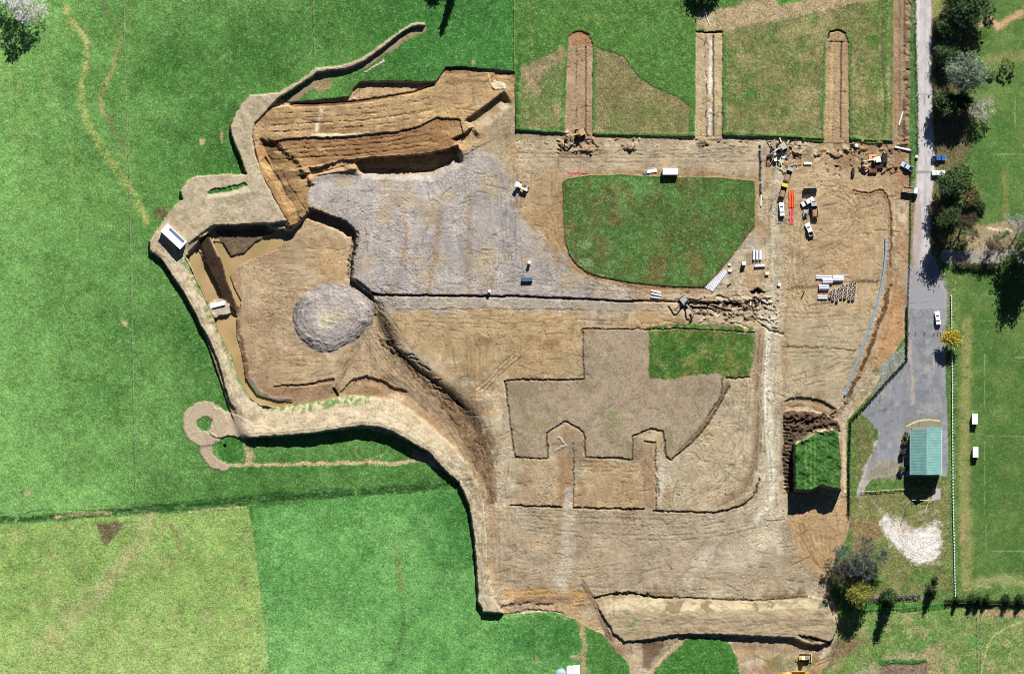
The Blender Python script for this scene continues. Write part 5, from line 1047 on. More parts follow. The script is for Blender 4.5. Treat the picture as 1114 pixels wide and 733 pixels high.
for x_ in (3.4, -1.6, -3.6):
    for s_ in (-1, 1): wheel(dt, x_, s_ * 1.15, .8, .55, YEL)

# ------------------------------------------------------------------ pipes, rings and stacked materials
def pipe(px, py, ln, hd, r, m_, lb, group, name='pipe', cat='pipe', dz=0):
    o = MB().hollow((-ln / 2, 0, r), (ln / 2, 0, r), r, r * .82, 12).build(name, m_); o.location = (wx(px), wy(py), zat(px, py) + dz); o.rotation_euler.z = math.radians(hd); return tag(o, lb, cat, group)
for k, lb in enumerate(('leftmost', 'middle', 'rightmost')):
    pipe(820 + k * 3.5, 277.3, 3.7, 90, .5, PVC, lb + ' of the three short white pipes side by side east of the grass', 'short white pipes east of the grass patch')
pipe(826.5, 289.5, 4.0, 3, .5, PVC, 'single short white pipe lying crosswise below the three side by side', 'short white pipes east of the grass patch')
ORD = ['first', 'second', 'third', 'fourth', 'fifth', 'sixth', 'seventh', 'eighth', 'ninth', 'tenth', 'eleventh', 'twelfth', 'thirteenth', 'fourteenth', 'fifteenth', 'sixteenth', 'seventeenth', 'eighteenth', 'nineteenth', 'twentieth', 'twenty-first', 'twenty-second', 'twenty-third', 'twenty-fourth']
for k in range(24):                                     # raft of short white pipes along the cut corner of the grass
    t_ = k / 23; pipe(771.5 + t_ * 17.5, 314.3 - t_ * 19.5 - (2 if k % 2 else 0) * 0, 3.1 - 1.2 * t_, -38 - 2 * t_, .16, PVC, ORD[k] + ' thin white pipe from the lower left in the raft along the grass', 'raft of thin white pipes')
pipe(768, 313, 2.6, -40, .14, PVC, 'loose white pipe just left of the raft of thin white pipes', 'raft of thin white pipes')
YP = [('a', 896.5, 301.6, 6.0, 2, 'long left top row'), ('b', 915, 299.8, 5.6, 1, 'thin right top row'), ('c', 911.5, 303.4, 4.0, 3, 'row under the thin right top one'),
      ('d', 900, 305.8, 3.8, 3, 'row above the deep shadow'), ('e', 896, 312.5, 3.8, 3, 'row left of the rings'), ('f', 894.5, 323.5, 3.6, 2, 'lowest row by the rings')]
for k, x_, y_, ln, n_, lb in YP:
    r = .16 if k == 'b' else .36
    for i in range(n_):
        for j in range(2 if k in 'cde' and i < n_ - 1 else 1):
            w1 = {1: '', 2: ('north ', 'south ')[i] if i < 2 else '', 3: ('north ', 'middle ', 'south ')[i]}[n_]
            pipe(x_ + j * .3, y_ + (i - (n_ - 1) / 2) * r * 2.05 / S + j * r / S, ln, 0, r, PVC, ('upper ' if j else '') + w1 + 'white pipe of the yard stack, ' + lb, 'white pipes stacked in the storage yard', dz=j * r * 1.7)
ringobj = None
RGC = [(903.5, [317.5, 322]), (906.6, [315.5, 320, 324.6]), (910.8, [314.5, 318.6, 322.5, 326]), (915.6, [311, 315, 319, 323]), (920, [310.4, 314.4, 318.4, 322.4]), (924.6, [309, 313, 317, 321, 325]), (929, [308.5, 312.5, 316.5, 320.5, 324.4])]
for ci_, (xc, ylist) in enumerate(RGC):
    for ri_, y_ in enumerate(ylist):
        rq = random.Random(ci_ * 10 + ri_)
        if ringobj is None:
            ringobj = MB().hollow((0, 0, 0), (0, 0, .95), .58, .44, 18).build('concrete_ring', CONC); o = ringobj
        else: o = ringobj.copy(); COL.objects.link(o)
        x_ = xc + (len(ylist) / 2 - ri_) * .5 + rq.uniform(-.3, .3); o.location = (wx(x_), wy(y_ + rq.uniform(-.3, .3)), zat(x_, y_) + .01)
        tag(o, 'concrete ring, %s from the top in the %s column of rings from the left' % (ORD[ri_], ORD[ci_]), 'concrete ring', 'concrete rings in the storage yard')
for k in range(6): pipe(858.6 + (k % 2) * 1.6 + (k // 2) * 1.55 * 1.15 - .3, 216.8 - (k % 2) * .6, 6.4, 90, .2, ORA, ORD[(k // 2) * 2 + k % 2] + ' orange pipe from the west in the bundle beside the haul road', 'bundle of orange pipes')
for k in range(9):
    r = random.Random(k + 40); pipe(859.5 + (k % 3) * 1.7, 230 + (k // 3) * 5.5, 1.9, 90 + r.uniform(-14, 14), .17, PINK, ('left', 'middle', 'right')[k % 3] + ' short pinkish red pipe, ' + ('top', 'middle', 'bottom')[k // 3] + ' row south of the orange pipes', 'short red pipes', cat='pipe')
for k in range(12):
    r = random.Random(k + 60); x_ = 619 + k * 1.7; y_ = 188.6 - k * .05 + r.uniform(-1.2, 1.0); pipe(x_, y_, r.uniform(.8, 1.6), r.uniform(-60, 60), .12, PINK, ORD[k] + ' short red plastic rail from the left in the jumble above the grass corner', 'jumble of red rails', 'plastic_rail', 'rail')
wp = MB().tube([(wx(x_), wy(y_), zat(x_, y_) + .38) for x_, y_ in chaik([(963.5, 259), (963.5, 275), (962, 292), (958, 316), (951, 340), (943, 362), (934, 388), (926, 410), (919, 430)], 2, False)], .42, 10).build('water_main', HDPE); tag(wp, 'long pale blue water main curving down the east side of the works', 'pipe')
log(982, 162, 6.4, -12, .38, WHITE, 'wrapped_pipe', 'thick white wrapped pipe at the site entrance beside the lane', 'pipe'); log(980, 129, 5.4, 74, .24, WHITE, 'wrapped_pipe', 'slim white wrapped pipe lying in the northern verge strip', 'pipe')
for i_, (x_, y_, lx, ly, hz, m_, lb, nm, ct_) in enumerate([(809, 286.5, 1.4, 1.2, 2.0, WHITE, 'tall white box left of the single crosswise pipe', 'cabinet', 'cabinet'), (834.5, 297.5, 1.3, 1.0, .8, CREAM, 'cream box south of the short white pipes', 'crate', 'crate'),
        (573.5, 304, 4.0, 1.3, 1.1, mat('slate blue skin', (76, 92, 112), .5), 'dark slate blue skip on the grey fill south of the roller', 'skip_bin', 'skip'), (949.5, 186, 3.0, 1.4, .9, RUST, 'rust red trench box below the cream excavator', 'trench_box', 'trench box'),
        (956, 180.5, 3.2, 1.9, 1.0, DARK, 'black steel crate right of the cream excavator', 'steel_crate', 'crate'), (962.5, 172, 1.8, 3.6, 1.3, mat('black green steel', (34, 38, 34), .7), 'tall dark plant box at the east end of the crates', 'plant_box', 'box'), (949, 171, 2.8, 1.8, .7, mat('salmon plastic', (226, 150, 124), .7), 'salmon orange pallet box above the trench box', 'pallet_box', 'box'),
        (928, 187, .9, 2.6, 1.2, DARK, 'narrow dark rack standing west of the trench box', 'steel_rack', 'rack'), (878.5, 178, 3.0, .9, .5, WHITE, 'white bagged bundle on the bare ground right of the excavator debris', 'bag_bundle', 'bundle'), (843.5, 174, 1.1, 1.1, .8, WHITE, 'white sack below the grey excavator', 'bulk_bag', 'bag'),
        (793.5, 288, 1.0, .8, .5, CREAM, 'pale sack at the edge of the large grass patch', 'sack', 'sack'), (794, 294.5, 1.3, .9, .6, CREAM, 'cream crate beside the top of the white pipe raft', 'crate', 'crate'), (1010.5, 104.5, .5, .5, .6, DARK, 'dark marker box at the edge of the lane', 'marker_box', 'box'), (997, 170.5, .9, .9, .9, WHITE, 'white marker bin at the site gate', 'marker_bin', 'bin'),
        (846, 168, 3.0, .6, .5, CONC, 'grey kerb block lying among the debris by the grey excavator', 'kerb_block', 'block'), (852, 171.5, 3.4, .8, .4, CONC, 'grey slab below the kerb block by the grey excavator', 'concrete_slab', 'slab'), (839.5, 166, .8, 3.4, 1.1, DARK, 'dark narrow steel bin left of the grey excavator', 'steel_bin', 'bin')]):
    t_ = thing(nm, x_, y_, 0, lb, ct_); MB().box(-lx / 2, lx / 2, -ly / 2, ly / 2, .08, hz, c=.06).build('body', m_, t_)
    if hz > .6: MB().box(-lx / 2 - .04, lx / 2 + .04, -ly / 2 - .04, ly / 2 + .04, hz + .003, hz + .07, c=.02).build('lid', m_, t_)
    mb = MB(); mb.box(-lx / 2 + .05, -lx / 2 + .2, -ly / 2, ly / 2, 0, .08); mb.box(lx / 2 - .2, lx / 2 - .05, -ly / 2, ly / 2, 0, .08); mb.build('skid', WOOD, t_)
for x_, y_, lb in ((576, 285.5, 'white capped concrete riser standing north of the slate skip'), (532.5, 316.5, 'white capped concrete riser beside the long trench'), (931.5, 158.5, 'white capped riser below the third cut strip'), (847.5, 309.5, 'pale riser in the works at the south of the haul road')):
    t_ = thing('manhole_riser', x_, y_, 0, lb, 'riser', 'capped risers standing on the site'); hh = 1.9 if x_ < 600 else .6
    MB().hollow((0, 0, 0), (0, 0, hh), .55, .44, 16).build('shaft', CONC, t_); MB().tube([(0, 0, hh), (0, 0, hh + .12)], .62, 16).build('cap', WHITE, t_)
for k, (x_, y_, hd) in enumerate(((713.5, 317.2, -14), (714, 320.3, -12), (713, 323.6, -8))): o = MB().box(-1.9, 1.9, -.28, .28, .1, .32).build('steel_plate', WHITE if k < 2 else CONC); o.location = (wx(x_), wy(y_), zat(x_, y_) + .1); o.rotation_euler.z = math.radians(hd); tag(o, ('northern', 'middle', 'southern')[k] + ' of the three pale trench plates beside the long trench', 'plate', 'trench plates')
log(873.5, 320.5, 2.6, 66, .24, DARK, 'dark_pipe', 'dark leaning pipe alone left of the concrete rings', 'pipe'); log(793.5, 309.5, 1.6, 30, .22, DARK, 'dark_pipe', 'short dark pipe below the raft of white pipes', 'pipe')
log(827.7, 218, 4.2, 88, .28, CREAM, 'timber_beam', 'long cream beam beside the narrow drain slot west of the haul road', 'beam'); log(838.5, 226, 3.0, 66, .14, DARK, 'dark_bar', 'dark bar lying left of the haul road pickup', 'bar'); log(768.5, 18, 6.6, -72, .14, WHITE, 'white_pole', 'thin white pole lying above the second cut strip', 'pole')
log(998.5, 150, 8.0, 90, .1, STEEL, 'steel_rail', 'thin pale steel rail on the lane verge', 'rail')
rr = random.Random(31)
for n_, bx, lb in ((20, (836, 868, 152, 178), 'debris round the grey excavator'), (8, (936, 968, 166, 190), 'debris round the cream excavator'), (6, (795, 845, 322, 340), 'debris at the trench end')):
    for k, x_ in enumerate(sorted(rr.uniform(bx[0], bx[1]) for _ in range(n_))):
        y_ = rr.uniform(bx[2], bx[3]); m_ = rr.choice((WOOD, CONC, WOOD, CREAM)); wdt = rr.uniform(.15, .5); ln = rr.uniform(1, 3)
        o = MB().box(-ln / 2, ln / 2, -wdt / 2, wdt / 2, 0, rr.uniform(.2, .7)).build('offcut', m_); o.location = (wx(x_), wy(y_), zat(x_, y_) + .02); o.rotation_euler = (rr.uniform(-.1, .1), rr.uniform(-.2, .2), rr.uniform(0, 3.1))
        tag(o, {WOOD: 'brown timber', CONC: 'grey concrete', CREAM: 'cream painted'}[m_] + ' scrap, ' + ORD[k] + ' from the west in the ' + lb, 'offcut', lb)

# ------------------------------------------------------------------ fences, bollards
def fence(name, pts, step, hp, rp, pm, rails, rm, lb, rr_=.035, cat='fence'):
    t_ = thing(name, pts[0][0], pts[0][1], 0, lb, cat, z=0); ox, oy = wx(pts[0][0]), wy(pts[0][1])
    p = np.array(pts, float); L = np.concatenate([[0], np.cumsum(np.hypot(*(p[1:] - p[:-1]).T))]); n = int(L[-1] / step); t = np.linspace(0, L[-1], n + 1)
    xs_, ys_ = np.interp(t, L, p[:, 0]), np.interp(t, L, p[:, 1]); proto = None; q = []
    for x_, y_ in zip(xs_, ys_):
        z_ = zat(x_, y_); q.append((wx(x_) - ox, wy(y_) - oy, z_))
        if proto is None: proto = MB().box(-rp, rp, -rp, rp, -.3, hp, c=.02).build('post', pm, t_); o = proto
        else: o = proto.copy(); COL.objects.link(o)
        o.location = q[-1]
    for h_ in rails: MB().tube([(a_, b2, c2 + h_) for a_, b2, c2 in q], rr_, 4).build('rail', rm, t_)
    return t_
fence('rail_fence', [(1034.8, 322), (1035.8, 420), (1036.5, 540), (1039, 648)], 3.45, 1.0, .2, WHITE, (.85,), WHITE, 'low white post and rail fence down the west side of the sports field', .07)
fence('wire_fence', [(991, 160), (990.6, 250), (988.8, 309), (986.5, 366), (986, 392), (946, 436), (926, 457), (923.8, 500), (923.8, 562)], 5.2, 1.5, .09, DARK, (.4, .8, 1.2, 1.45), DARK, 'dark wire fence along the eastern boundary of the works', .03)
fence('wire_fence', [(135, -10), (136, 60), (141, 200), (144, 360), (148, 545)], 22, 1.1, .07, WOOD, (.5, 1.05), STEEL, 'thin wire fence crossing the western pasture from top to bottom', .02)
fence('wire_fence', [(341, -12), (342, 40), (343, 75)], 9, 1.1, .09, WOOD, (.5, 1.05), STEEL, 'thin wire fence running down to the narrow northern bank arm', .02)
fence('wire_fence', [(559.5, -12), (559.5, 40), (560, 78)], 8, 1.1, .09, WOOD, (.5, 1.05), WOOD, 'timber and wire fence between the pasture and the first northern paddock', .05)
fence('rail_fence', [(937, 534.5), (955, 533.5), (970, 532.5), (985, 531.5)], 5, 1.0, .1, WOOD, (.5, .9), CREAM, 'pale rail fence running west from the hall across the lawn', .07)
fence('rail_fence', [(992, 543.6), (1004, 543.6), (1016, 543.4)], 6, 1.0, .08, WHITE, (1.0,), WHITE, 'single white rail south of the hall', .08)
fence('wire_fence', [(934, 662), (980, 661), (1030, 655), (1065, 656.5), (1114, 657), (1130, 657)], 7, 1.2, .08, WOOD, (.5, 1.1), WOOD, 'post and wire fence along the hedge row south of the sports field', .03)
fence('wire_fence', [(1063, 662), (1063.5, 700), (1064, 745)], 8, 1.1, .08, WOOD, (.5, 1.0), STEEL, 'thin wire fence dividing the two south eastern paddocks', .02)
fence('wire_fence', [(1032, 288.6), (1070, 288), (1125, 288.5)], 6, 1.3, .09, WOOD, (.5, .9, 1.25), WOOD, 'paling fence along the south side of the driveway', .06)
bo = None
for k, x_ in enumerate((988.5, 996, 1005.8, 1016.5, 1020.5, 1023.5)):
    if bo is None: bo = thing('bollard', x_, 362, 0, '', 'bollard', 'bollards across the yard entrance'); MB().tube([(0, 0, 0), (0, 0, 1.0)], .14, 10).build('post', DARK, bo); MB().tube([(0, 0, .8), (0, 0, .92)], .15, 10).build('band', WHITE, bo); o = bo
    else: o = again(bo, x_, 362, 0, '')
    o['label'] = ('first', 'second', 'third', 'fourth', 'fifth', 'sixth')[k] + ' bollard from the west in the row across the yard above the yellow tree'
# ------------------------------------------------------------------ trees, hedges, shrubs
def leafmat(name, a_, b2, sc=.35):
    m_, t, b = nodes(name); b.inputs['Roughness'].default_value = .8; no = t.nodes.new('ShaderNodeTexNoise'); no.inputs['Scale'].default_value = sc; no.inputs['Detail'].default_value = 6; no.inputs['Roughness'].default_value = .8
    cr_ = t.nodes.new('ShaderNodeValToRGB'); e_ = cr_.color_ramp.elements; e_[0].position = .38; e_[1].position = .62; e_[0].color = (*alb(a_), 1); e_[1].color = (*alb(b2), 1)
    tc = t.nodes.new('ShaderNodeTexCoord'); t.links.new(tc.outputs['Object'], no.inputs['Vector']); t.links.new(no.outputs[0], cr_.inputs[0]); t.links.new(cr_.outputs[0], b.inputs['Base Color'])
    return m_
BARK = mat('bark', (112, 98, 86), .95, var=.25); PBARK = mat('pale bare bark', (150, 150, 150), .95, var=.25); MBARK = mat('brown bare bark', (96, 82, 70), .95, var=.25)
LD = leafmat('dark evergreen leaves', (52, 78, 46), (96, 122, 78)); LG = leafmat('grey green leaves', (88, 108, 88), (168, 182, 158), .5); LM = leafmat('mid green leaves', (66, 96, 48), (120, 142, 84)); LY = leafmat('yellow leaves', (170, 150, 40), (238, 218, 90), .8)
LYG = leafmat('yellow green leaves', (112, 120, 50), (190, 190, 90), .6); LB = leafmat('olive brown leaves', (104, 100, 62), (138, 132, 84)); LK = leafmat('deep green needles', (40, 60, 34), (74, 96, 50))
def leaves(name, lm, parent, rx, ry, z0, z1, n, size, seed, clumps=40, cone=False, hollow=.45, spread=.2):
    g_ = np.random.RandomState(seed); H_ = z1 - z0
    u = g_.randn(clumps, 3); u /= np.linalg.norm(u, axis=1)[:, None]; rad = hollow + (1 - hollow) * g_.rand(clumps) ** .6
    if cone:
        hz = g_.rand(clumps) ** 1.5; a_ = g_.rand(clumps) * 6.283; rr_ = (1 - hz) * (.4 + .6 * g_.rand(clumps)); cc = np.stack([np.cos(a_) * rr_ * rx, np.sin(a_) * rr_ * ry, z0 + hz * H_], 1)
    else:
        u[:, 2] = np.abs(u[:, 2]) * 1.0 - .35 * (g_.rand(clumps) > .6); cc = u * rad[:, None] * np.array([rx, ry, H_ * .5]) + np.array([0, 0, z0 + H_ * .45])
    wgt = .5 + g_.rand(clumps); k = g_.choice(clumps, n, p=wgt / wgt.sum()); sprd = np.array([rx, ry, H_ * .45]) * spread
    if cone: sprd = np.array([rx * .2, ry * .2, H_ * .06])
    p = cc[k] + g_.randn(n, 3) * sprd
    a_ = g_.randn(n, 3); a_ /= np.linalg.norm(a_, axis=1)[:, None]; b2 = g_.randn(n, 3); b2 -= (a_ * b2).sum(1)[:, None] * a_; b2 /= np.linalg.norm(b2, axis=1)[:, None]
    s_ = size * (.5 + g_.rand(n))[:, None] * .5
    co = np.stack([p - a_ * s_ - b2 * s_ * .6, p + a_ * s_ - b2 * s_ * .6, p + a_ * s_ + b2 * s_ * .6, p - a_ * s_ + b2 * s_ * .6], 1).reshape(-1, 3)
    return npmesh(name, co, np.arange(n * 4).reshape(-1, 4), lm, parent=parent)
def limbs(mb, h0, r0, rx, ztop, n, seed, sides=5):
    g_ = random.Random(seed); lean = (g_.uniform(-.3, .3), g_.uniform(-.3, .3))
    mb.tube([(0, 0, -.3), (lean[0] * .4, lean[1] * .4, h0 * .6), (lean[0], lean[1], h0), (lean[0], lean[1], ztop * .75)], [r0 * 1.25, r0, r0 * .8, r0 * .3], 8)
    for k in range(n):
        a_ = 6.283 * k / n + g_.uniform(-.4, .4); R_ = rx * g_.uniform(.5, .85); z_ = h0 + (ztop - h0) * g_.uniform(.35, .8)
        mb.tube([(lean[0], lean[1], h0 * g_.uniform(.7, 1.05)), (lean[0] + math.cos(a_) * R_ * .5, lean[1] + math.sin(a_) * R_ * .5, (h0 + z_) / 2 + .3), (lean[0] + math.cos(a_) * R_, lean[1] + math.sin(a_) * R_, z_)], [r0 * .5, r0 * .3, r0 * .1], sides)
def tree(name, px, py, r, h_, lm, lb, n=2600, size=.5, seed=1, z0=None, ry=None, cone=False, clumps=40, group=None, cat='tree', hollow=.45, spread=.2):
    rw = r * S; t_ = thing(name, px, py, random.Random(seed).uniform(0, 360) if ry is None else 0, lb, cat, group); z0 = h_ * .25 if z0 is None else z0
    mb = MB(); limbs(mb, max(z0, .4), max(.06, h_ * .022), rw, h_, 0 if cone else 7, seed); mb.build('trunk', BARK, t_)
    leaves('crown', lm, t_, rw, (ry * S if ry else rw), z0, h_, n, size, seed, clumps, cone, hollow, spread); return t_
def bare(name, px, py, r, h_, lb, bm_=PBARK, seed=1, depth=6, z0=.22, group=None, thick=1.0):
    t_ = thing(name, px, py, 0, lb, 'tree', group); g_ = random.Random(seed); rw = r * S; tr_ = MB(); cr_ = MB()
    def grow(p, d, ln, rad, lv):
        q = p + d * ln; mid = p + d * ln * .5 + Vector((g_.uniform(-1, 1), g_.uniform(-1, 1), g_.uniform(-.4, .6))) * ln * .08
        (tr_ if lv >= depth - 1 else cr_).tube([p, mid, q], [rad, rad * .85, rad * .65], 6 if lv > 3 else 3, cap=False)
        if lv == 0: return
        for k in range(3 if lv > 1 else 4):
            nd = (d * .75 + Vector((g_.gauss(0, 1), g_.gauss(0, 1), g_.gauss(.12, .7))) * .62).normalized(); grow(q, nd, ln * g_.uniform(.62, .86), max(rad * .66, .045 * thick), lv - 1)
    l0 = h_ * z0; tr_.tube([(0, 0, -.3), (0, 0, l0)], [h_ * .03, h_ * .024], 8)
    for k in range(4):
        a_ = k * 1.57 + g_.uniform(-.4, .4); grow(Vector((0, 0, l0 * .98)), Vector((math.cos(a_) * .75, math.sin(a_) * .75, 1)).normalized(), rw * .42, h_ * .014, depth - 1)
    tr_.build('trunk', bm_, t_); c_ = cr_.build('branches', bm_, t_); return t_
bare('bare_tree', 26, 8, 23, 9, 'leafless grey tree at the top left corner of the pasture', mat('whitish bark', (206, 202, 200), .9), 3, 7, thick=1.5)
tree('conifer', 500, -30, 7, 16.5, LK, 'tall conifer just beyond the top edge whose shadow points at the bank arm', 2200, .5, 5, z0=1, cone=True, clumps=160)
tree('leafy_tree', 478, -24, 9, 7, LD, 'round dark tree beyond the top edge beside the tall conifer', 1600, .5, 6)
tree('leafy_tree', 765, -8, 16, 5, LD, 'dark spreading tree cut by the top edge above the second cut strip', 3400, .5, 7, z0=.5, ry=11, clumps=60)
tree('evergreen_tree', 1050, 4, 23, 15, LD, 'large dark evergreen at the top beside the lane, the northernmost of the lane trees', 8500, .55, 8, z0=3, clumps=80)
tree('evergreen_tree', 1031, 28, 12, 9, LM, 'reddish edged green tree tucked under the south west side of the large evergreen', 3200, .5, 9, z0=2)
tree('grey_gum_tree', 1051, 82, 19, 18, LG, 'grey green gum with a silvery crown east of the lane', 8000, .42, 10, z0=7, clumps=70)
tree('evergreen_tree', 1030, 58, 13, 8, LD, 'dark low tree in the shade between the large evergreen and the silvery gum', 3200, .5, 11, z0=1)
tree('evergreen_tree', 1027, 112, 11, 12, LD, 'dark tree in shade just south west of the silvery gum', 3200, .5, 12, z0=2)
tree('evergreen_tree', 1044, 112, 10, 11, LK, 'deep green tree in the silvery gum\'s shade', 2800, .5, 13, z0=2)
bare('bare_tree', 1067, 117, 17, 5, 'thin pale leafless tree south east of the silvery gum', mat('whitish twigs', (178, 178, 162), .9), 14, 6, thick=1.3)
tree('young_tree', 1095, 74, 9, 3.4, LM, 'open young tree with a ragged crown alone on the east field', 420, .45, 15, z0=1.2, hollow=.7, spread=.1)
tree('young_tree', 1078, 81, 4, 2.4, LM, 'tiny bush left of the open young tree on the east field', 160, .4, 16, z0=.3)
tree('young_tree', 1078, 12, 6, 4, LM, 'small ragged tree right of the large evergreen', 320, .45, 17, z0=1.5, hollow=.6, spread=.1)
tree('evergreen_tree', 1033, 201, 13, 14, LD, 'dark green tree next to the white pickup on the verge', 4200, .5, 18, z0=2)
tree('leafy_tree', 1046, 191, 11, 7, LM, 'lighter speckled green tree north east of the dark green one by the pickup', 2200, .45, 19, z0=2, spread=.25)
tree('leafy_tree', 1052, 212, 12, 6, LB, 'olive brown rounded tree in the middle of the clump east of the lane', 3600, .45, 20, z0=1)
tree('leafy_tree', 1037, 220, 9, 8, LM, 'bright mid green tree south of the dark green one in the lane clump', 2600, .45, 21, z0=2)
tree('leafy_tree', 1066, 224, 6, 3, LD, 'small dark shrub at the east end of the lane clump', 700, .45, 22, z0=.2)
bare('bare_tree', 1022, 229, 13, 8, 'brown leafless tree leaning over the lane at the west side of the clump', MBARK, 23, 6, thick=1.2)
bare('bare_tree', 1046, 246, 19, 14, 'large grey brown leafless tree at the south end of the lane clump', MBARK, 24, 7, thick=1.3)
tree('yellow_shrub', 1024, 228, 3.5, 7.5, LY, 'small yellow leaved shrub top among the brown branches of the lane clump', 260, .4, 25, z0=4)
tree('evergreen_tree', 1031, 240, 12, 17, LK, 'tall deep green tree behind the grey brown leafless one', 4400, .5, 26, z0=3)
bare('bare_tree', 1108, 247, 19, 12, 'pale leafless tree at the right edge north of the driveway', PBARK, 27, 6, thick=1.3)
bare('bare_tree', 1078, 268, 12, 11, 'thin leafless tree beside the driveway casting long branch shadows', MBARK, 127, 6, thick=1.6)
tree('grey_gum_tree', 1117, 268, 13, 21, LM, 'tall dense tree cut by the right edge beside the driveway', 6500, .5, 28, z0=4, clumps=80, hollow=.3)
tree('leafy_tree', 1098, 291, 12, 6, LM, 'low spreading tree south of the driveway near the right edge', 1800, .5, 129, z0=1, spread=.3)
tree('yellow_tree', 1033, 367, 10, 6.6, LY, 'bright yellow round tree beside the yard and the white rail fence', 2100, .4, 29, z0=3.2, clumps=36)
bare('bare_tree', 935, 610, 25, 9, 'large grey leafless tree at the south east corner of the works', mat('slate grey bark', (88, 94, 92), .95), 30, 7, thick=1.7)
bare('bare_tree', 920, 622, 20, 7, 'darker brown leafless tree overlapping the west side of the large grey one', MBARK, 31, 7, thick=1.5)
tree('leafy_tree', 944, 628, 9, 3.5, LM, 'low green bush under the east side of the large grey leafless tree', 1100, .45, 131, z0=.2)
tree('yellow_green_tree', 934, 645, 12, 11, LYG, 'yellow green tree just south of the large grey leafless tree', 3400, .45, 32, z0=4)
tree('conifer', 966, 650, 9, 11.5, LK, 'tall narrow dark tree on the hedge line between the lawn and the paddock', 2800, .45, 33, z0=.8, cone=True, clumps=200)
tree('conifer', 1012, 641, 6.5, 6.5, LK, 'small dark conifer south of the white gravel patch', 1300, .4, 34, z0=.3, cone=True, clumps=120)
tree('young_tree', 1017, 630, 3, 2, LK, 'tiny dark bush beside a pale stump above the small conifer', 220, .35, 35, z0=.1)
for k, (x_, r_, h_, lb) in enumerate(((1040, 3.5, 4, 'thin dark conifer at the foot of the white rail fence'), (1057, 6, 4.2, 'leftmost bushy conifer of the close pair in the hedge row'), (1064, 5, 4, 'right one of the close pair of conifers in the hedge row'), (1071.5, 4.5, 3.8, 'slim conifer just right of the close pair in the hedge row'), (1094, 6, 4.2, 'stand-alone bushy conifer in the east half of the hedge row'), (1109, 6, 4.2, 'bushy conifer at the east end of the hedge row'))):
    tree('conifer', x_, 651.5, r_, h_, LK, lb, 900, .38, 50 + k, z0=.2, cone=True, clumps=90, group='conifers in the hedge row')
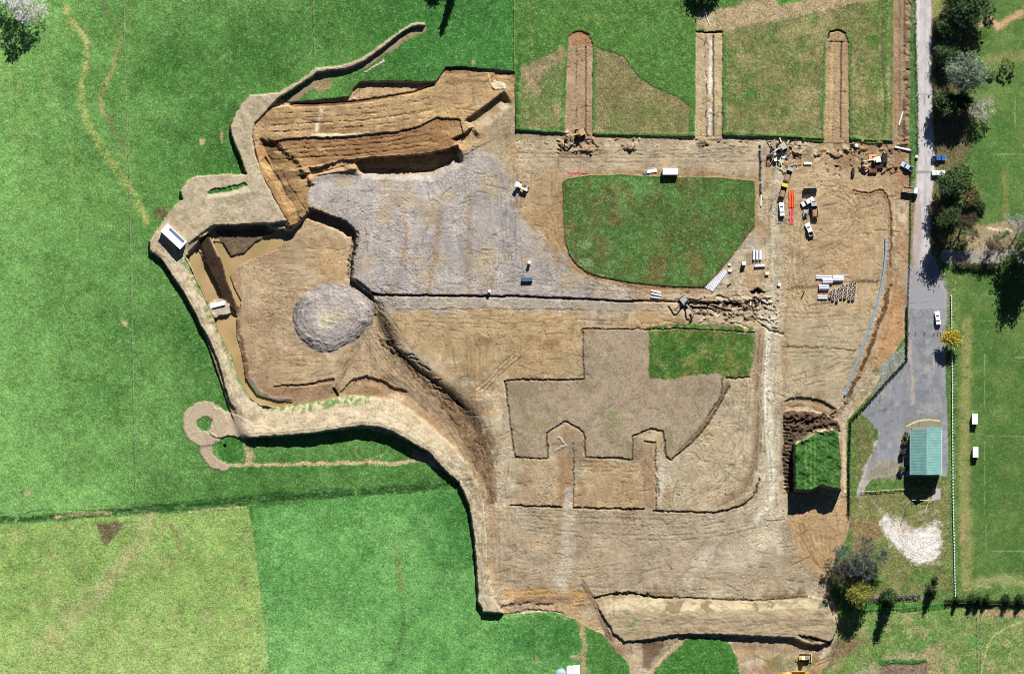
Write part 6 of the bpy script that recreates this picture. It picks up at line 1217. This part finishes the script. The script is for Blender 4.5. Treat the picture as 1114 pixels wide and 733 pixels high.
def hedge(name, pts, wd, h_, lm, lb, n, seed, size=.35):
    t_ = thing(name, pts[0][0], pts[0][1], 0, lb, 'hedge', z=0); g_ = np.random.RandomState(seed); p = np.array(pts, float); L = np.concatenate([[0], np.cumsum(np.hypot(*(p[1:] - p[:-1]).T))]); t = g_.rand(n) * L[-1]
    gap = fbm(t[None, :] / 1.0, np.zeros((1, n)), 6, seed)[0]; hh = h_ * (.35 + 1.1 * gap)
    x_ = np.interp(t, L, p[:, 0]) + g_.randn(n) * wd * .3; y_ = np.interp(t, L, p[:, 1]) + g_.randn(n) * wd * .3; z_ = np.array([zat(a_, b2) for a_, b2 in zip(x_, y_)]) + g_.rand(n) ** .7 * hh
    c = np.stack([wx(x_) - t_.location.x, wy(y_) - t_.location.y, z_], 1); a_ = g_.randn(n, 3); a_ /= np.linalg.norm(a_, axis=1)[:, None]; b2 = g_.randn(n, 3); b2 -= (a_ * b2).sum(1)[:, None] * a_; b2 /= np.linalg.norm(b2, axis=1)[:, None]; s_ = size * (.5 + g_.rand(n))[:, None] * .5
    co = np.stack([c - a_ * s_ - b2 * s_ * .6, c + a_ * s_ - b2 * s_ * .6, c + a_ * s_ + b2 * s_ * .6, c - a_ * s_ + b2 * s_ * .6], 1).reshape(-1, 3)
    npmesh('foliage', co, np.arange(n * 4).reshape(-1, 4), lm, parent=t_)
    mb = MB()
    for k in range(int(L[-1] / 6) + 1):
        q = k * 6; a2, b3 = float(np.interp(q, L, p[:, 0])), float(np.interp(q, L, p[:, 1])); zz_ = zat(a2, b3); mb.tube([(wx(a2) - t_.location.x, wy(b3) - t_.location.y, zz_ - .2), (wx(a2) - t_.location.x, wy(b3) - t_.location.y, zz_ + h_ * .6)], [.06, .03], 5)
    mb.build('stems', BARK, t_)
hedge('hedge', [(1028, 654), (1050, 654), (1080, 655), (1130, 656)], 4, 1.3, LK, 'low dark hedge row along the south side of the sports field', 5200, 61)
hedge('hedge', [(942, 652), (965, 650), (1000, 648)], 6, .8, leafmat('grey scrub', (110, 112, 92), (160, 160, 136), .6), 'thin grey scrubby hedge between the leafless tree and the small conifer', 1500, 62)
hedge('hedge', [(986, 335), (986, 392), (966, 413), (946, 436), (925, 457), (923, 500), (923, 560)], 2.5, .7, LK, 'low dark scrub growing along the eastern site fence', 2600, 63, .3)
hedge('hedge', [(995.5, -20), (996, 60), (998, 110), (998, 168)], 3, .7, LM, 'low green scrub on the west verge of the lane', 1300, 64, .3)
hedge('hedge', [(1040, 289), (1075, 289.5), (1125, 290)], 5, 2.2, leafmat('brown scrub', (70, 72, 46), (120, 116, 80), .6), 'brown twiggy hedge on the south side of the driveway', 3400, 65)
hedge('hedge', [(1017, 20), (1017, 60), (1016, 100), (1017, 140)], 4, 1.2, LB, 'rough brown hedge along the east verge of the lane in the tree shade', 1700, 66)
for k, (x_, y_, r_, h_, lb) in enumerate(((985, 474, 3.2, 2.2, 'shrub at the north west corner of the hall'), (983.5, 481, 3, 1.8, 'olive shrub just below the corner one on the west side of the hall'), (981.5, 493.5, 3.2, 2.6, 'dark shrub halfway down the west side of the hall'), (981, 510, 3.2, 2.8, 'green shrub near the south west corner of the hall'), (986, 510, 2.6, 2.0, 'small shrub tucked between the green one and the hall wall'))):
    tree('shrub', x_, y_, r_, h_, (LM, LB, LK, LM, LK)[k], lb, 500, .35, 80 + k, z0=.1, clumps=14, group='shrubs along the west wall of the hall', cat='shrub')
print('vertices', sum(len(o.data.vertices) for o in bpy.data.objects if o.type == 'MESH'))
